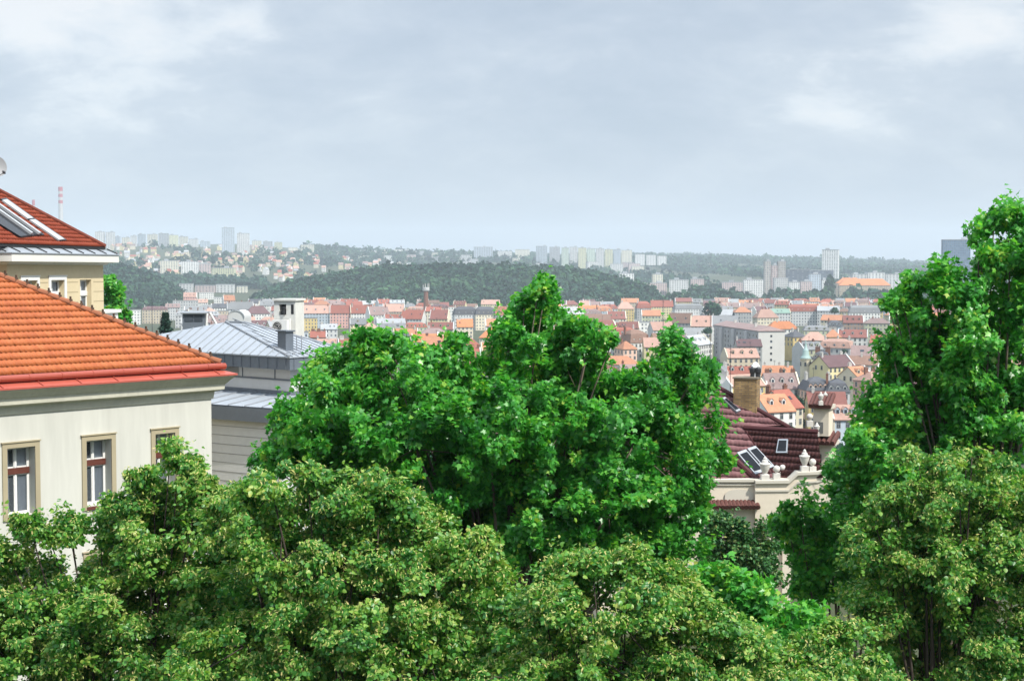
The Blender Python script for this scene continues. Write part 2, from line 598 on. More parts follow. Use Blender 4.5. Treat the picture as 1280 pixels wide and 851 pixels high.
def make_tree(name, label, Y0, blobs, base_px, style, seed, dens=0.9, leaf=0.13, clump=0.40, trunk_r=0.22, group=None, cat="tree", keep=1.0, shell=0.7):
    rg = np.random.default_rng(seed)
    rnd = random.Random(seed)
    bx = P(base_px, 700, Y0).x
    bz = float(terr(bx, Y0)) - 0.1
    root = empty(name, (bx, Y0, bz), 0, label, cat, group)
    base = Vector((bx, Y0, bz))
    P_, Nn, Tp, Tn = [], [], [], []
    bp, bn, bt, bti = [], [], [], []
    cents = []
    FRS = [int(x) for x in rg.integers(0, 1 << 30, 4)]
    full = list(blobs)
    for (px, py, rp, dy) in blobs:          # the crown has depth: more foliage behind every bough
        if rp >= 22:
            full.append((px + rnd.uniform(-10, 10), py + rnd.uniform(2, 16), rp * 0.92, dy + 1.35 * rp / F * Y0 + 0.2))
    for (px, py, rp, dy) in full:
        c = P(px, py, Y0 + dy)
        Rm = rp / F * (Y0 + dy)
        cents.append((c, Rm, rp))
    cen = np.array([tuple(c) for c, _, _ in cents]).mean(0)
    tw = MB()
    fork = base + Vector((0, 0, max(1.2, (cen[2] - bz) * 0.45)))
    fork.x += rnd.uniform(-.3, .3)
    tw.tube([base, base.lerp(fork, .12), base.lerp(fork, .6), fork], [trunk_r * 1.5, trunk_r * 1.1, trunk_r, trunk_r * .85], 9)
    for c, Rm, rp in cents:
        fr_ = [np.random.default_rng(s_) for s_ in FRS]
        mid = fork.lerp(c, 0.5) + Vector((rnd.uniform(-.25, .25), rnd.uniform(-.25, .25), 0.12 * (c - fork).length))
        pts = [fork.lerp(mid, t).lerp(mid.lerp(c, t), t) for t in (0, .2, .4, .6, .8, 1)]
        r0 = trunk_r * (0.18 + 0.14 * min(1, Rm))
        tw.tube(pts, [r0, r0 * .85, r0 * .68, r0 * .5, r0 * .34, r0 * .2], 6)
        cw = min(clump, Rm * 0.62) * rnd.uniform(0.75, 1.15)
        ncl = max(5, int((Rm / cw) ** 2 * 2.4))
        d = norm(rg.normal(size=(ncl, 3)))
        jit_ = rg.normal(0, 0.16, ncl) * cw
        rr = jit_ + max(Rm - cw * 0.40, Rm * 0.5) * (1 - shell * rg.random(ncl) ** 1.15)
        cc = np.array(c) + d * rr[:, None] * np.array([1, 1, 0.92])
        am = min(0.25, 0.34 * Rm)
        cc = cc + np.stack([wob(cc, fr_[i], 1.1) for i in range(3)], 1) * am * np.array([1, 1, 0.8])
        ok = wob(cc, fr_[3], 0.75) > -0.95
        if ok.sum() >= 4:
            cc, d = cc[ok], d[ok]
            ncl = len(cc)
        for q in cc:
            if rnd.random() < 0.08:
                e = Vector(q)
                s_ = c.lerp(e, 0.08)
                m_ = s_.lerp(e, .5) + Vector((rnd.uniform(-.08, .08), rnd.uniform(-.08, .08), rnd.uniform(-.02, .12)))
                tw.tube([s_, m_, e], [min(.014, r0 * .2), .010, 0.005], 4, cap=False)
        nl = int(dens * rp * rp)
        k = rg.integers(0, ncl, nl)
        cr = cw * rg.uniform(0.45, 1.35, ncl)
        g_ = norm(rg.normal(size=(nl, 3))) * (rg.random(nl) ** 0.45)[:, None]
        if style == "lime":
            g_ *= np.array([1.15, 1.15, 0.62])
        pos = cc[k] + g_ * cr[k][:, None]
        if style == "lime":
            pos[:, 2] -= 0.22 * (g_[:, 0] ** 2 + g_[:, 1] ** 2) * cr[k]
        outd = norm(norm(pos - np.array(c)) * 0.8 + norm(g_) * 0.7)
        face = norm(d * 0.7 + rg.normal(size=(ncl, 3)) * 0.6 + np.array([0, 0, .55]))
        nrm = norm(face[k] * 0.75 + outd * 0.2 + rg.normal(size=(nl, 3)) * (0.50 if style == "maple" else 0.62))
        tip = outd + np.array([0, 0, -0.55]) + rg.normal(size=(nl, 3)) * 0.55
        clt = rg.normal(0, 0.13, ncl)
        tint = np.clip(0.42 + clt[k] + rg.normal(0, 0.22, nl), 0, 1)
        # young shoots that stand out of the crown
        nsh = int(ncl * 0.45)
        ks = rg.integers(0, ncl, nsh)
        sd = norm(norm(cc[ks] - np.array(c)) + rg.normal(size=(nsh, 3)) * 0.45 + np.array([0, 0, 0.55 if style != "lime" else 0.0]))
        sl = cw * rg.uniform(1.0, 2.8, nsh)
        per = 14
        tq = rg.random((nsh, per))
        sp_ = (cc[ks][:, None] + sd[:, None] * (sl[:, None] * (0.25 + 0.75 * tq))[..., None] + rg.normal(size=(nsh, per, 3)) * (0.075 * (1.25 - tq))[..., None])
        if style == "lime":
            sp_[..., 2] -= 0.16 * tq ** 2
        sp_ = sp_.reshape(-1, 3)
        so = np.repeat(sd, per, 0)
        ns_ = nsh * per
        P_.append(sp_)
        Nn.append(norm(so * 0.3 + np.array([0, 0, 0.8]) + rg.normal(size=(ns_, 3)) * 0.5))
        Tp.append(so + np.array([0, 0, -0.4]) + rg.normal(size=(ns_, 3)) * 0.7)
        Tn.append(np.clip(0.58 + rg.normal(0, 0.18, ns_), 0, 1))
        P_.append(pos), Nn.append(nrm), Tp.append(tip), Tn.append(tint)
        if style == "lime":
            nb = int(nl * 1.15)
            kk = rg.integers(0, nl, nb)
            kk = kk[rg.random(nb) < np.clip(0.35 + g_[kk][:, 2] * 1.1 + 0.35 * np.sin(k[kk] * 2.7), 0.04, 1)]
            nb = len(kk)
            bp.append(pos[kk] + outd[kk] * 0.02 + rg.normal(size=(nb, 3)) * 0.03)
            bn.append(norm(outd[kk] * 0.9 + np.array([0, 0, .3]) + rg.normal(size=(nb, 3)) * 0.6))
            bt.append(outd[kk] * 0.35 + np.array([0, 0, -0.8]) + rg.normal(size=(nb, 3)) * 0.5)
            bti.append(rg.random(nb))
    pos, nrm, tip, tint = map(np.concatenate, (P_, Nn, Tp, Tn))
    tpl, fold = (LEAF_MAPLE, 0.22) if style == "maple" else (LEAF_LIME, 0.28)
    ln = leaf * rg.uniform(0.6, 1.3, len(pos))
    v1 = leaf_faces(pos, nrm, tip, ln, tpl, fold, rg)
    n1_, k1 = len(pos), len(tpl)
    # two halves meeting on the midrib, so each leaf is folded
    h = k1 // 2
    a1 = np.arange(0, h + 1)
    a2 = np.concatenate([np.arange(h, k1), [0]])
    off = (np.arange(n1_) * k1)[:, None]
    f = np.concatenate([off + a1, off + a2], 1).reshape(-1)
    pn = np.tile([len(a1), len(a2)], n1_)
    tn = np.repeat(tint, 2)
    mi = np.zeros(len(pn), int)
    V = v1
    leafm = {"maple": m_maple, "lime": m_lime, "dark": m_dark}[style]
    mats = [leafm]
    if bp:
        bp, bn, bt, bti = map(np.concatenate, (bp, bn, bt, bti))
        v2 = leaf_faces(bp, bn, bt, leaf * rg.uniform(0.5, 0.95, len(bp)), BRACT, 0.1, rg)
        kb = len(BRACT)
        f = np.concatenate([f, len(V) + np.arange(len(bp) * kb)])
        pn = np.concatenate([pn, np.full(len(bp), kb)])
        tn = np.concatenate([tn, bti])
        mi = np.concatenate([mi, np.ones(len(bp), int)])
        V = np.concatenate([V, v2])
        mats = [leafm, m_bract]
    tw.build("trunk", m_bark if style != "maple" else m_bark_pale, root, smooth=True)
    np_mesh("crown", V, pn, f, mats, root, tn, mi, loc=(bx, Y0, bz))
    return root


make_tree("maple_tree", "broad bright green maple in the middle with one pointed leader above the town roofs", 28, [
    (674, 352, 17, 0), (680, 372, 24, 0), (655, 385, 20, .1), (668, 402, 38, 0.5), (738, 416, 30, -.5), (765, 428, 18, -.4), (650, 440, 42, -.3), (705, 452, 56, .5),
    (577, 428, 17, 0), (545, 448, 26, 0), (560, 480, 58, .5), (498, 420, 18, 0), (490, 440, 26, .1), (455, 430, 28, 0), (420, 450, 26, .6), (394, 478, 28, .4),
    (500, 485, 58, -.5), (420, 520, 66, -.6), (365, 545, 46, 0), (520, 560, 88, -1), (610, 540, 78, -1.2), (700, 540, 78, -.8),
    (836, 430, 20, .3), (845, 452, 34, .2), (880, 462, 22, 0), (862, 480, 40, 0), (815, 500, 55, -.5), (872, 540, 44, .2), (790, 560, 76, -.8),
    (862, 610, 48, -.3), (760, 640, 80, -1), (650, 640, 88, -.5), (560, 640, 78, 0), (830, 670, 52, 0), (470, 620, 68, 0),
    (395, 578, 42, 0), (345, 572, 26, .2), (430, 590, 50, .3), (745, 478, 42, .8), (700, 425, 34, .6), (450, 472, 46, .5), (540, 505, 56, .8), (640, 500, 60, .2), (690, 510, 56, 1.5), (600, 600, 78, 1.5), (755, 530, 56, 1.5)], 640, "maple", 101, dens=1.15, leaf=0.106, clump=0.21, group="maple trees")

make_tree("maple_tree", "tall deep green maple rising against the sky beside the blue glass tower", 27, [
    (1243, 266, 19, 0), (1262, 288, 36, 0), (1224, 292, 16, .2), (1226, 312, 20, .1), (1262, 335, 50, -.3), (1186, 338, 22, 0), (1170, 352, 24, .2), (1148, 358, 20, 0), (1128, 378, 22, 0), (1108, 378, 9, 0),
    (1200, 385, 50, -.3), (1150, 405, 40, .2), (1250, 420, 62, -.4), (1113, 432, 17, 0), (1135, 445, 22, .1),
    (1165, 455, 34, .2), (1212, 468, 56, -.4), (1120, 505, 38, 0), (1092, 530, 38, .2), (1073, 560, 28, 0), (1155, 545, 44, .3), (1225, 545, 56, -.4), (1280, 500, 58, -.2),
    (1112, 590, 54, -.4), (1052, 588, 22, .3), (1300, 400, 58, .5), (1300, 320, 46, .5), (1065, 628, 40, .2), (1312, 285, 34, .5), (1190, 430, 50, .8), (1140, 440, 36, .5), (1160, 425, 40, .8), (1125, 480, 34, .5), (1160, 500, 44, .7), (1200, 520, 60, .8), (1140, 560, 46, .6), (1180, 600, 60, .6), (1260, 600, 60, .6)],
    1210, "maple", 102, dens=1.15, leaf=0.106, clump=0.21, group="maple trees")

make_tree("maple_tree", "dark green maple half in shade below the villa gable", 29.5, [
    (998, 630, 20, 0), (982, 648, 22, .2), (1030, 655, 38, 0), (1008, 680, 36, .2), (1040, 715, 44, 0), (1015, 735, 30, .2), (1078, 690, 46, -.2), (1060, 655, 40, .4)],
    1045, "maple", 103, dens=1.0, leaf=0.106, clump=0.20, trunk_r=0.16, group="maple trees")

make_tree("maple_tree", "young light green maple peeping out between two lindens at the bottom", 20.5, [
    (950, 772, 34, 0), (985, 775, 26, .1), (930, 800, 34, .2), (970, 815, 44, 0), (1005, 800, 30, .1), (900, 755, 24, .4), (905, 722, 26, .6), (935, 752, 36, .2), (1000, 770, 26, .2), (975, 845, 40, -.1), (870, 720, 30, .9)],
    960, "maple", 104, dens=0.8, leaf=0.105, clump=0.19, trunk_r=0.1, group="maple trees")

make_tree("linden_tree", "linden with yellow bracts reaching over the white facade below its windows", 21, [
    (214, 556, 17, 0), (222, 578, 24, 0), (192, 606, 36, .1), (250, 606, 42, 0), (152, 645, 36, 0), (125, 655, 20, .2), (88, 656, 24, .1), (35, 652, 22, 0), (60, 668, 20, .1), (8, 690, 34, .1),
    (14, 760, 46, 0), (105, 765, 50, -.2), (190, 700, 66, -.2), (280, 660, 62, 0), (55, 815, 76, -.4), (160, 805, 78, -.4), (260, 765, 78, -.3), (-40, 740, 70, 0), (-50, 830, 80, 0), (165, 660, 40, .4), (128, 705, 34, .4), (55, 712, 24, .5), (215, 640, 50, .4), (100, 790, 70, .6), (220, 830, 80, .2)],
    150, "lime", 111, dens=1.25, leaf=0.064, clump=0.19, trunk_r=0.17, group="linden trees")
make_tree("linden_tree", "wide linden thick with yellow bracts in front of the broad maple", 19, [
    (340, 612, 46, 0), (385, 600, 24, .1), (405, 640, 56, 0), (475, 640, 52, 0), (440, 600, 20, .2), (520, 640, 26, .2), (350, 700, 74, -.2), (440, 730, 84, -.4), (545, 690, 52, 0), (530, 790, 90, -.4), (420, 825, 90, -.6),
    (310, 805, 85, -.3), (600, 672, 26, .1), (590, 720, 50, 0), (620, 815, 80, -.2), (300, 640, 44, .4), (480, 690, 60, .2), (400, 770, 80, .2)],
    450, "lime", 112, dens=1.25, leaf=0.060, clump=0.18, trunk_r=0.18, group="linden trees")
make_tree("linden_tree", "linden with the palest bracts at the bottom middle, below the broad maple", 17.5, [
    (790, 675, 13, .1), (785, 695, 24, 0), (740, 708, 28, 0), (720, 730, 38, 0), (680, 750, 46, 0), (800, 735, 54, 0), (862, 750, 42, 0), (880, 780, 50, 0), (925, 800, 46, .1), (720, 810, 84, -.3), (820, 830, 84, -.3),
    (915, 850, 66, 0), (660, 850, 70, -.1), (980, 880, 50, .1)],
    790, "lime", 113, dens=1.25, leaf=0.056, clump=0.165, trunk_r=0.16, group="linden trees")
make_tree("linden_tree", "small pale linden top beside the young light green maple", 18.5, [
    (1010, 800, 26, 0), (1050, 800, 34, 0), (1030, 840, 50, -.1), (1085, 845, 36, 0), (990, 850, 44, 0), (1060, 880, 50, 0)],
    1040, "lime", 114, dens=1.05, leaf=0.060, clump=0.17, trunk_r=0.11, group="linden trees")
make_tree("linden_tree", "tall linden with drooping olive sprays in front of the tall maple", 22, [
    (1148, 572, 20, 0), (1175, 590, 24, .1), (1215, 572, 24, 0), (1120, 615, 34, 0), (1090, 640, 24, .1), (1160, 640, 50, -.1), (1200, 625, 46, -.1), (1255, 610, 46, 0), (1098, 690, 50, 0), (1165, 715, 72, -.3), (1250, 700, 70, -.2),
    (1075, 740, 34, .2), (1110, 770, 46, .1), (1205, 810, 72, -.1), (1280, 800, 66, 0), (1295, 670, 56, 0), (1120, 840, 40, .4), (1310, 740, 60, .2), (1150, 780, 56, .5), (1230, 650, 60, .5), (1140, 690, 60, .6)],
    1180, "lime", 115, dens=1.2, leaf=0.064, clump=0.185, trunk_r=0.18, group="linden trees")
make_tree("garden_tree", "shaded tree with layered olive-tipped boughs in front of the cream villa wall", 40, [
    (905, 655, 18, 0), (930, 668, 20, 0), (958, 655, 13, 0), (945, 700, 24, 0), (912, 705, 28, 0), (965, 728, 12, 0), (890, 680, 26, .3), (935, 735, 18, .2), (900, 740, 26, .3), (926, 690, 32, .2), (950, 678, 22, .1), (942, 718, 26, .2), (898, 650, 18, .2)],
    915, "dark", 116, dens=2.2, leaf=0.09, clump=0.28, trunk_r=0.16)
make_tree("garden_tree", "bright green tree squeezed behind the corner of the yellow house", 78, [
    (136, 350, 10, 0), (140, 366, 15, 0), (147, 384, 15, 0), (138, 398, 16, 0), (155, 400, 12, 0), (145, 418, 18, 0), (160, 410, 9, 0)],
    145, "maple", 117, dens=4.5, leaf=0.2, clump=0.5, trunk_r=0.14)


# ------------------------------------------------------------------ near buildings
ZUP = Vector((0, 0, 1))


def tile_mat(name, stops, rough=0.75, spec=0.25):
    m = bpy.data.materials.new(name)
    m.use_nodes = True
    t = m.node_tree
    b = t.nodes["Principled BSDF"]
    b.inputs["Roughness"].default_value = rough
    b.inputs["Specular IOR Level"].default_value = spec
    a = t.nodes.new("ShaderNodeAttribute")
    a.attribute_name = "tint"
    tcn = t.nodes.new("ShaderNodeTexCoord")
    ns = t.nodes.new("ShaderNodeTexNoise")
    ns.inputs["Scale"].default_value = 0.9
    ns.inputs["Detail"].default_value = 6
    t.links.new(tcn.outputs["Object"], ns.inputs["Vector"])
    ad = t.nodes.new("ShaderNodeMath")
    ad.operation = "MULTIPLY_ADD"
    ad.inputs[1].default_value = 0.45
    t.links.new(ns.outputs["Fac"], ad.inputs[0])
    sb = t.nodes.new("ShaderNodeMath")
    sb.operation = "SUBTRACT"
    sb.inputs[1].default_value = 0.22
    t.links.new(a.outputs["Fac"], sb.inputs[0])
    t.links.new(sb.outputs[0], ad.inputs[2])
    rp = t.nodes.new("ShaderNodeValToRGB")
    el = rp.color_ramp.elements
    stops = [(q, tuple(x * ALB for x in c)) for q, c in stops]
    el[0].position, el[0].color = stops[0][0], (*stops[0][1], 1)
    el[1].position, el[1].color = stops[-1][0], (*stops[-1][1], 1)
    for p_, c in stops[1:-1]:
        el.new(p_).color = (*c, 1)
    t.links.new(ad.outputs[0], rp.inputs[0])
    t.links.new(rp.outputs[0], b.inputs["Base Color"])
    return m


def tile_roof(name, poly, U, row, wave, amp, m, parent, seed=1, sub=6, lip=0.045):
    """real tile courses over a flat convex polygon: waves across, stepped courses up the slope"""
    rg = np.random.default_rng(seed)
    poly = [Vector(p) for p in poly]
    U = Vector(U).normalized()
    nn = Vector((0, 0, 0))
    for i in range(len(poly)):
        nn += poly[i].cross(poly[(i + 1) % len(poly)])
    nn.normalize()
    if nn.z < 0:
        nn = -nn
    U = (U - nn * U.dot(nn)).normalized()
    S = nn.cross(U)
    if S.z < 0:
        S = -S
    O = poly[0]
    pu = [((p - O).dot(U), (p - O).dot(S)) for p in poly]
    smin, smax = min(p[1] for p in pu), max(p[1] for p in pu)

    def span(s):
        s = min(max(s, smin + 1e-4), smax - 1e-4)
        xs_ = []
        for i in range(len(pu)):
            (a, sa), (b, sb) = pu[i], pu[(i + 1) % len(pu)]
            if (sa - s) * (sb - s) <= 0 and abs(sa - sb) > 1e-9:
                xs_.append(a + (b - a) * (s - sa) / (sb - sa))
        return min(xs_), max(xs_)

    uall = [p[0] for p in pu]
    us = np.arange(min(uall) - wave, max(uall) + wave, wave / sub)
    nu = len(us)
    V, tint = [], []
    nrow = int((smax - smin) / row) + 1
    wv = amp * (0.5 + 0.5 * np.sin(us / wave * 2 * np.pi)) ** 0.8
    colid = np.floor(us / wave).astype(int)
    nc = colid.max() - colid.min() + 1
    for j in range(nrow):
        s0 = smin + j * row
        s1 = min(s0 + row + 0.02, smax)
        if s1 <= s0:
            break
        jit = rg.normal(0, 0.004, nc)[colid - colid.min()]
        for s, h in ((s0 + 0.11 * row / .37, -0.012 + 0 * us), (s0, lip + wv + jit), (s1, 0.012 + wv + jit * .4)):
            a, b = span(s)
            uu = np.clip(us, a, b)
            V.append(np.array(O)[None] + np.outer(uu, U) + np.outer(np.full(nu, s), S) + np.outer(h, nn))
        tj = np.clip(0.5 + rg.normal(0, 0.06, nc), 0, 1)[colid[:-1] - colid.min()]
        tint += [np.where(wv[:-1] > amp * .6, -.08, tj), tj]  # risers under wave crests tinted darkest, painting in the hollows' shade
    V = np.concatenate(V)
    nr = len(V) // (3 * nu)
    idx = []
    k = np.arange(nu - 1)
    for j in range(nr):
        b0 = j * 3 * nu
        for q in range(2):
            b1 = b0 + q * nu
            idx.append(np.stack([b1 + k, b1 + k + 1, b1 + nu + k + 1, b1 + nu + k], 1))
    idx = np.concatenate(idx)
    base = Vector((0, 0, 0))
    p_ = parent
    while p_ is not None:
        base += p_.location
        p_ = p_.parent
    o = np_mesh(name, V, np.full(len(idx), 4), idx.ravel(), [m], parent, np.concatenate(tint), None, loc=tuple(base))
    return o


class Facade:
    """a vertical wall plane: K a point on it, d along it, n out of it"""

    def __init__(s, K, d, n):
        s.K, s.d, s.n = Vector(K), Vector(d).normalized(), Vector(n).normalized()

    def hit(s, px, py, off=0.0):
        p_ = on_plane(px, py, s.K + s.n * off, s.n)
        return (p_ - s.K).dot(s.d), p_.z

    def at(s, u, z, o=0.0):
        return Vector((s.K.x, s.K.y, 0)) + s.d * u + s.n * o + ZUP * z

    def wall(s, mb, u0, u1, z0, z1, ops, depth, mi=0, mr=0):
        us = sorted({u0, u1, *[o[0] for o in ops], *[o[1] for o in ops]})
        zs = sorted({z0, z1, *[o[2] for o in ops], *[o[3] for o in ops]})
        us = [u for u in us if u0 <= u <= u1]
        zs = [z for z in zs if z0 <= z <= z1]
        for a, b in zip(us, us[1:]):
            for c, e_ in zip(zs, zs[1:]):
                m, q = (a + b) / 2, (c + e_) / 2
                if any(o[0] < m < o[1] and o[2] < q < o[3] for o in ops):
                    continue
                mb.poly([s.at(a, c), s.at(b, c), s.at(b, e_), s.at(a, e_)], mi)
        for a, b, c, e_ in ops:
            for p0, p1 in (((a, c), (b, c)), ((b, c), (b, e_)), ((b, e_), (a, e_)), ((a, e_), (a, c))):
                mb.poly([s.at(*p0), s.at(*p1), s.at(*p1, -depth), s.at(*p0, -depth)], mr)

    def bx(s, mb, u0, u1, z0, z1, o0, o1, mi=0):
        mb.box(s.at((u0 + u1) / 2, (z0 + z1) / 2, (o0 + o1) / 2), s.d * (u1 - u0) / 2, s.n * (o1 - o0) / 2, ZUP * (z1 - z0) / 2, mi)

    def ring(s, u0, u1, W, o, z):
        return [s.at(u0 - o, z, o), s.at(u1 + o, z, o), s.at(u1 + o, z, -W - o), s.at(u0 - o, z, -W - o)]

    def sweep(s, mb, u0, u1, W, prof, mi=0):
        vs = [p for o, z in prof for p in s.ring(u0, u1, W, o, z)]
        fs = [[i * 4 + j, i * 4 + (j + 1) % 4, (i + 1) * 4 + (j + 1) % 4, (i + 1) * 4 + j] for i in range(len(prof) - 1) for j in range(4)]
        mb.add(vs, fs, mi)


def facade_by_vp(vp, px, py, Y):
    a = math.atan((vp - CX) / F)
    d = Vector((math.sin(a), math.cos(a), 0))
    return Facade(P(px, py, Y), d, Vector((d.y, -d.x, 0)))


m_plaster = mat("plaster_cream", (0.77, 0.77, 0.70), 0.9, 0.07, 0.5, var2=0.085, scale2=3.0, stretch=(1, 1, 0.13), bump=0.15, bscale=60)
m_surround = mat("plaster_beige", (0.52, 0.45, 0.30), 0.9, 0.08, 1.2)
m_cornice = mat("plaster_cornice", (0.78, 0.76, 0.63), 0.9, 0.10, 0.9, var2=0.08, scale2=7)
m_redmetal = mat("red_sheet_metal", (0.56, 0.125, 0.085), 0.45, 0.08, 1.0, var2=0.05, scale2=6, spec=0.5)
m_redgutter = mat("red_gutter", (0.45, 0.085, 0.05), 0.4, 0.08, 1.0, spec=0.5)
m_white = mat("white_paint", (1.05, 1.05, 1.02), 0.5, 0.05, 2)
m_brown = mat("brown_wood", (0.16, 0.05, 0.035), 0.6, 0.25, 6, stretch=(1, 1, 4))
m_curtain = mat("curtain_cloth", (1.2, 1.25, 1.32), 0.9, 0.14, 5, stretch=(6, 6, 0.3))
m_room = mat("dark_room", (0.035, 0.037, 0.042), 0.9, 0.3, 1)
m_dkmetal = mat("dark_metal", (0.035, 0.037, 0.042), 0.45, 0.15, 3, spec=0.5)
m_clip = mat('weathered_clip', (0.12, 0.075, 0.05), 0.8, 0.3, 5)
m_orange_ridge = mat("ridge_tile", (0.40, 0.15, 0.075), 0.8, 0.2, 4)
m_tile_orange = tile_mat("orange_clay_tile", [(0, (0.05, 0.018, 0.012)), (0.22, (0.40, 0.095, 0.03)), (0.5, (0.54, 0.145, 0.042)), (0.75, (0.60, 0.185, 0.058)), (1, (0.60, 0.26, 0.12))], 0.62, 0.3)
m_tile_red = tile_mat("red_clay_tile", [(0, (0.16, 0.028, 0.014)), (0.5, (0.30, 0.055, 0.024)), (1, (0.40, 0.11, 0.05))])
m_tile_plum = tile_mat("plum_glazed_tile", [(0, (0.11, 0.045, 0.05)), (0.5, (0.25, 0.12, 0.125)), (1, (0.38, 0.21, 0.21))], 0.7, 0.2)


m_tile_plum_dark = tile_mat('dark_plum_tile', [(0, (0.04, 0.014, 0.014)), (0.5, (0.105, 0.036, 0.034)), (1, (0.18, 0.07, 0.065))], 0.6, 0.3)


def glass_mat(name, tint=(0.10, 0.12, 0.14), see=0.55):
    m = bpy.data.materials.new(name)
    m.use_nodes = True
    t = m.node_tree
    b = t.nodes["Principled BSDF"]
    b.inputs["Base Color"].default_value = (*tint, 1)
    b.inputs["Roughness"].default_value = 0.04
    b.inputs["Specular IOR Level"].default_value = 0.6
    tr = t.nodes.new("ShaderNodeBsdfTransparent")
    mx = t.nodes.new("ShaderNodeMixShader")
    mx.inputs[0].default_value = see
    t.links.new(b.outputs[0], mx.inputs[1])
    t.links.new(tr.outputs[0], mx.inputs[2])
    t.links.new(mx.outputs[0], t.nodes["Material Output"].inputs["Surface"])
    return m


m_glass = glass_mat("window_glass", (0.16, 0.19, 0.22), 0.8)
m_darkglass = glass_mat("roof_glass", (0.012, 0.014, 0.018), 0.0)
m_darkglass.node_tree.nodes["Principled BSDF"].inputs["Specular IOR Level"].default_value = 0.18


def case_window(fc, parent, a, b, c, e_, depth, transom=None, trans_m=None, split=0.5, open_up=False, sill=True, surround=None, sw=0.15, rnd=None, curtain=True):
    """a real window set back in its opening: frame > pane, transom, curtain, sill"""
    fr = MB()
    o0, o1 = -depth, -depth + 0.07
    t = 0.045
    fc.bx(fr, a, b, c, c + t, o0, o1)
    fc.bx(fr, a, b, e_ - t, e_, o0, o1)
    fc.bx(fr, a, a + t, c + t, e_ - t, o0, o1)
    fc.bx(fr, b - t, b, c + t, e_ - t, o0, o1)
    m = a + (b - a) * split
    lev = [(c + t, e_ - t)] if transom is None else [(c + t, transom - 0.09), (transom + 0.09, e_ - t)]
    for z0, z1 in lev:
        fc.bx(fr, m - 0.024, m + 0.024, z0, z1, o0 + .01, o1 + 0.012)
        for q0, q1 in ((a + t, m - .024), (m + .024, b - t)):
            fc.bx(fr, q0, q0 + .025, z0, z1, o0 + .012, o1 - .005)
            fc.bx(fr, q1 - .025, q1, z0, z1, o0 + .012, o1 - .005)
            fc.bx(fr, q0 + .035, q1 - .035, z0, z0 + .04, o0 + .012, o1 - .005)
            fc.bx(fr, q0 + .035, q1 - .035, z1 - .04, z1, o0 + .012, o1 - .005)
    w = fr.build("window", m_white, parent)
    pn = MB()
    fc.bx(pn, a + .03, b - .03, c + .03, e_ - .03, o0 + .02, o0 + .028)
    pn.build("pane", m_glass, w)
    rm = MB()
    fc.bx(rm, a - .1, b + .1, c - .1, e_ + .1, o0 - .9, o0 - .6)
    rm.build("room_back", m_room, w)
    if curtain:
        cu = MB()
        q = (rnd or random).uniform(0.34, 0.5)
        fc.bx(cu, b - (b - a) * q, b - .05, c + .05, e_ - .05, o0 - .06, o0 - .04)
        fc.bx(cu, a + .05, a + (b - a) * (q * .75), c + .05, e_ - .05, o0 - .06, o0 - .04)
        cu.build("curtain", m_curtain, w)
    if transom is not None:
        tb = MB()
        fc.bx(tb, a + .003, b - .003, transom - 0.09, transom + 0.09, o0 - .003, o1 + 0.035)
        tb.build("transom", trans_m or m_white, w)
    if sill:
        sb = MB()
        fc.bx(sb, a - .02, b + .02, c - .09, c - .004, o0, 0.07)
        sb.build("sill", m_brown, w)
    if surround:
        su = MB()
        fc.bx(su, a - sw, a - .002, c - .1, e_ + sw, -.01, .045)
        fc.bx(su, b + .002, b + sw, c - .1, e_ + sw, -.01, .045)
        fc.bx(su, a - .002, b + .002, e_ + .002, e_ + sw, -.01, .045)
        fc.bx(su, a - sw - .03, b + sw + .03, e_ + sw + .002, e_ + sw + .035, -.01, .075)
        su.build("window_surround", surround, w)
    return w


# --- A: the near house with the orange roof
FA = facade_by_vp(2300, 264, 498, 46)
A = empty("tiled_house", (FA.K.x, FA.K.y, float(terr(FA.K.x, FA.K.y))), 0,
          "cream plastered house under a bright orange tiled roof with red gutter", "house")
zA, zG = FA.K.z, float(terr(FA.K.x, FA.K.y)) - 1.5
LA, WA = 24.0, 12.0
opsA = []
tops = []
for (xl, xr, yt, yb, yt0, yt1) in ((8.2, 43, 560, 643.5, 587.6, 596), (107.2, 138.5, 551, 632, 577, 585), (193.5, 218, 545, 619, 569, 576)):
    ua, zt = FA.hit(xl, yt)
    ub, _ = FA.hit(xr, yt)
    _, zb = FA.hit(xl, yb + 1.5)
    _, ztr = FA.hit(xl + 2, (yt0 + yt1) / 2 - 3.0, -0.4)
    opsA.append((ua, ub, zb, zt))
    tops.append(ztr)
zt_, zb_ = opsA[1][3], opsA[1][2]
tr_ = tops[1]
opsA = [(a, b, zb_, zt_) for a, b, _, _ in opsA]
low = [(a, b, zb_ - 3.5, zt_ - 3.5) for a, b, _, _ in opsA]
mb = MB()
FA.wall(mb, -LA, 0, zG, zA, opsA + low, 0.42)
for p0, p1 in (((0, 0), (0, -WA)), ((0, -WA), (-LA, -WA)), ((-LA, -WA), (-LA, 0))):
    mb.poly([FA.at(p0[0], zG, p0[1]), FA.at(p1[0], zG, p1[1]), FA.at(p1[0], zA, p1[1]), FA.at(p0[0], zA, p0[1])])
mb.build("wall", m_plaster, A)
rw = random.Random(5)
for o_ in opsA + low:
    case_window(FA, A, *o_, 0.40, transom=o_[2] + (tr_ - zb_), trans_m=m_brown, split=0.5, surround=m_surround, rnd=rw)
mb = MB()
FA.sweep(mb, -LA, 0, WA, [(0, zA - .01), (.05, zA), (.08, zA + .22), (.30, zA + .30), (.32, zA + .47), (.36, zA + .50), (.44, zA + .60), (.57, zA + .72), (.575, zA + .765), (0, zA + .77)])
mb.build("cornice", m_cornice, A)
mb = MB()
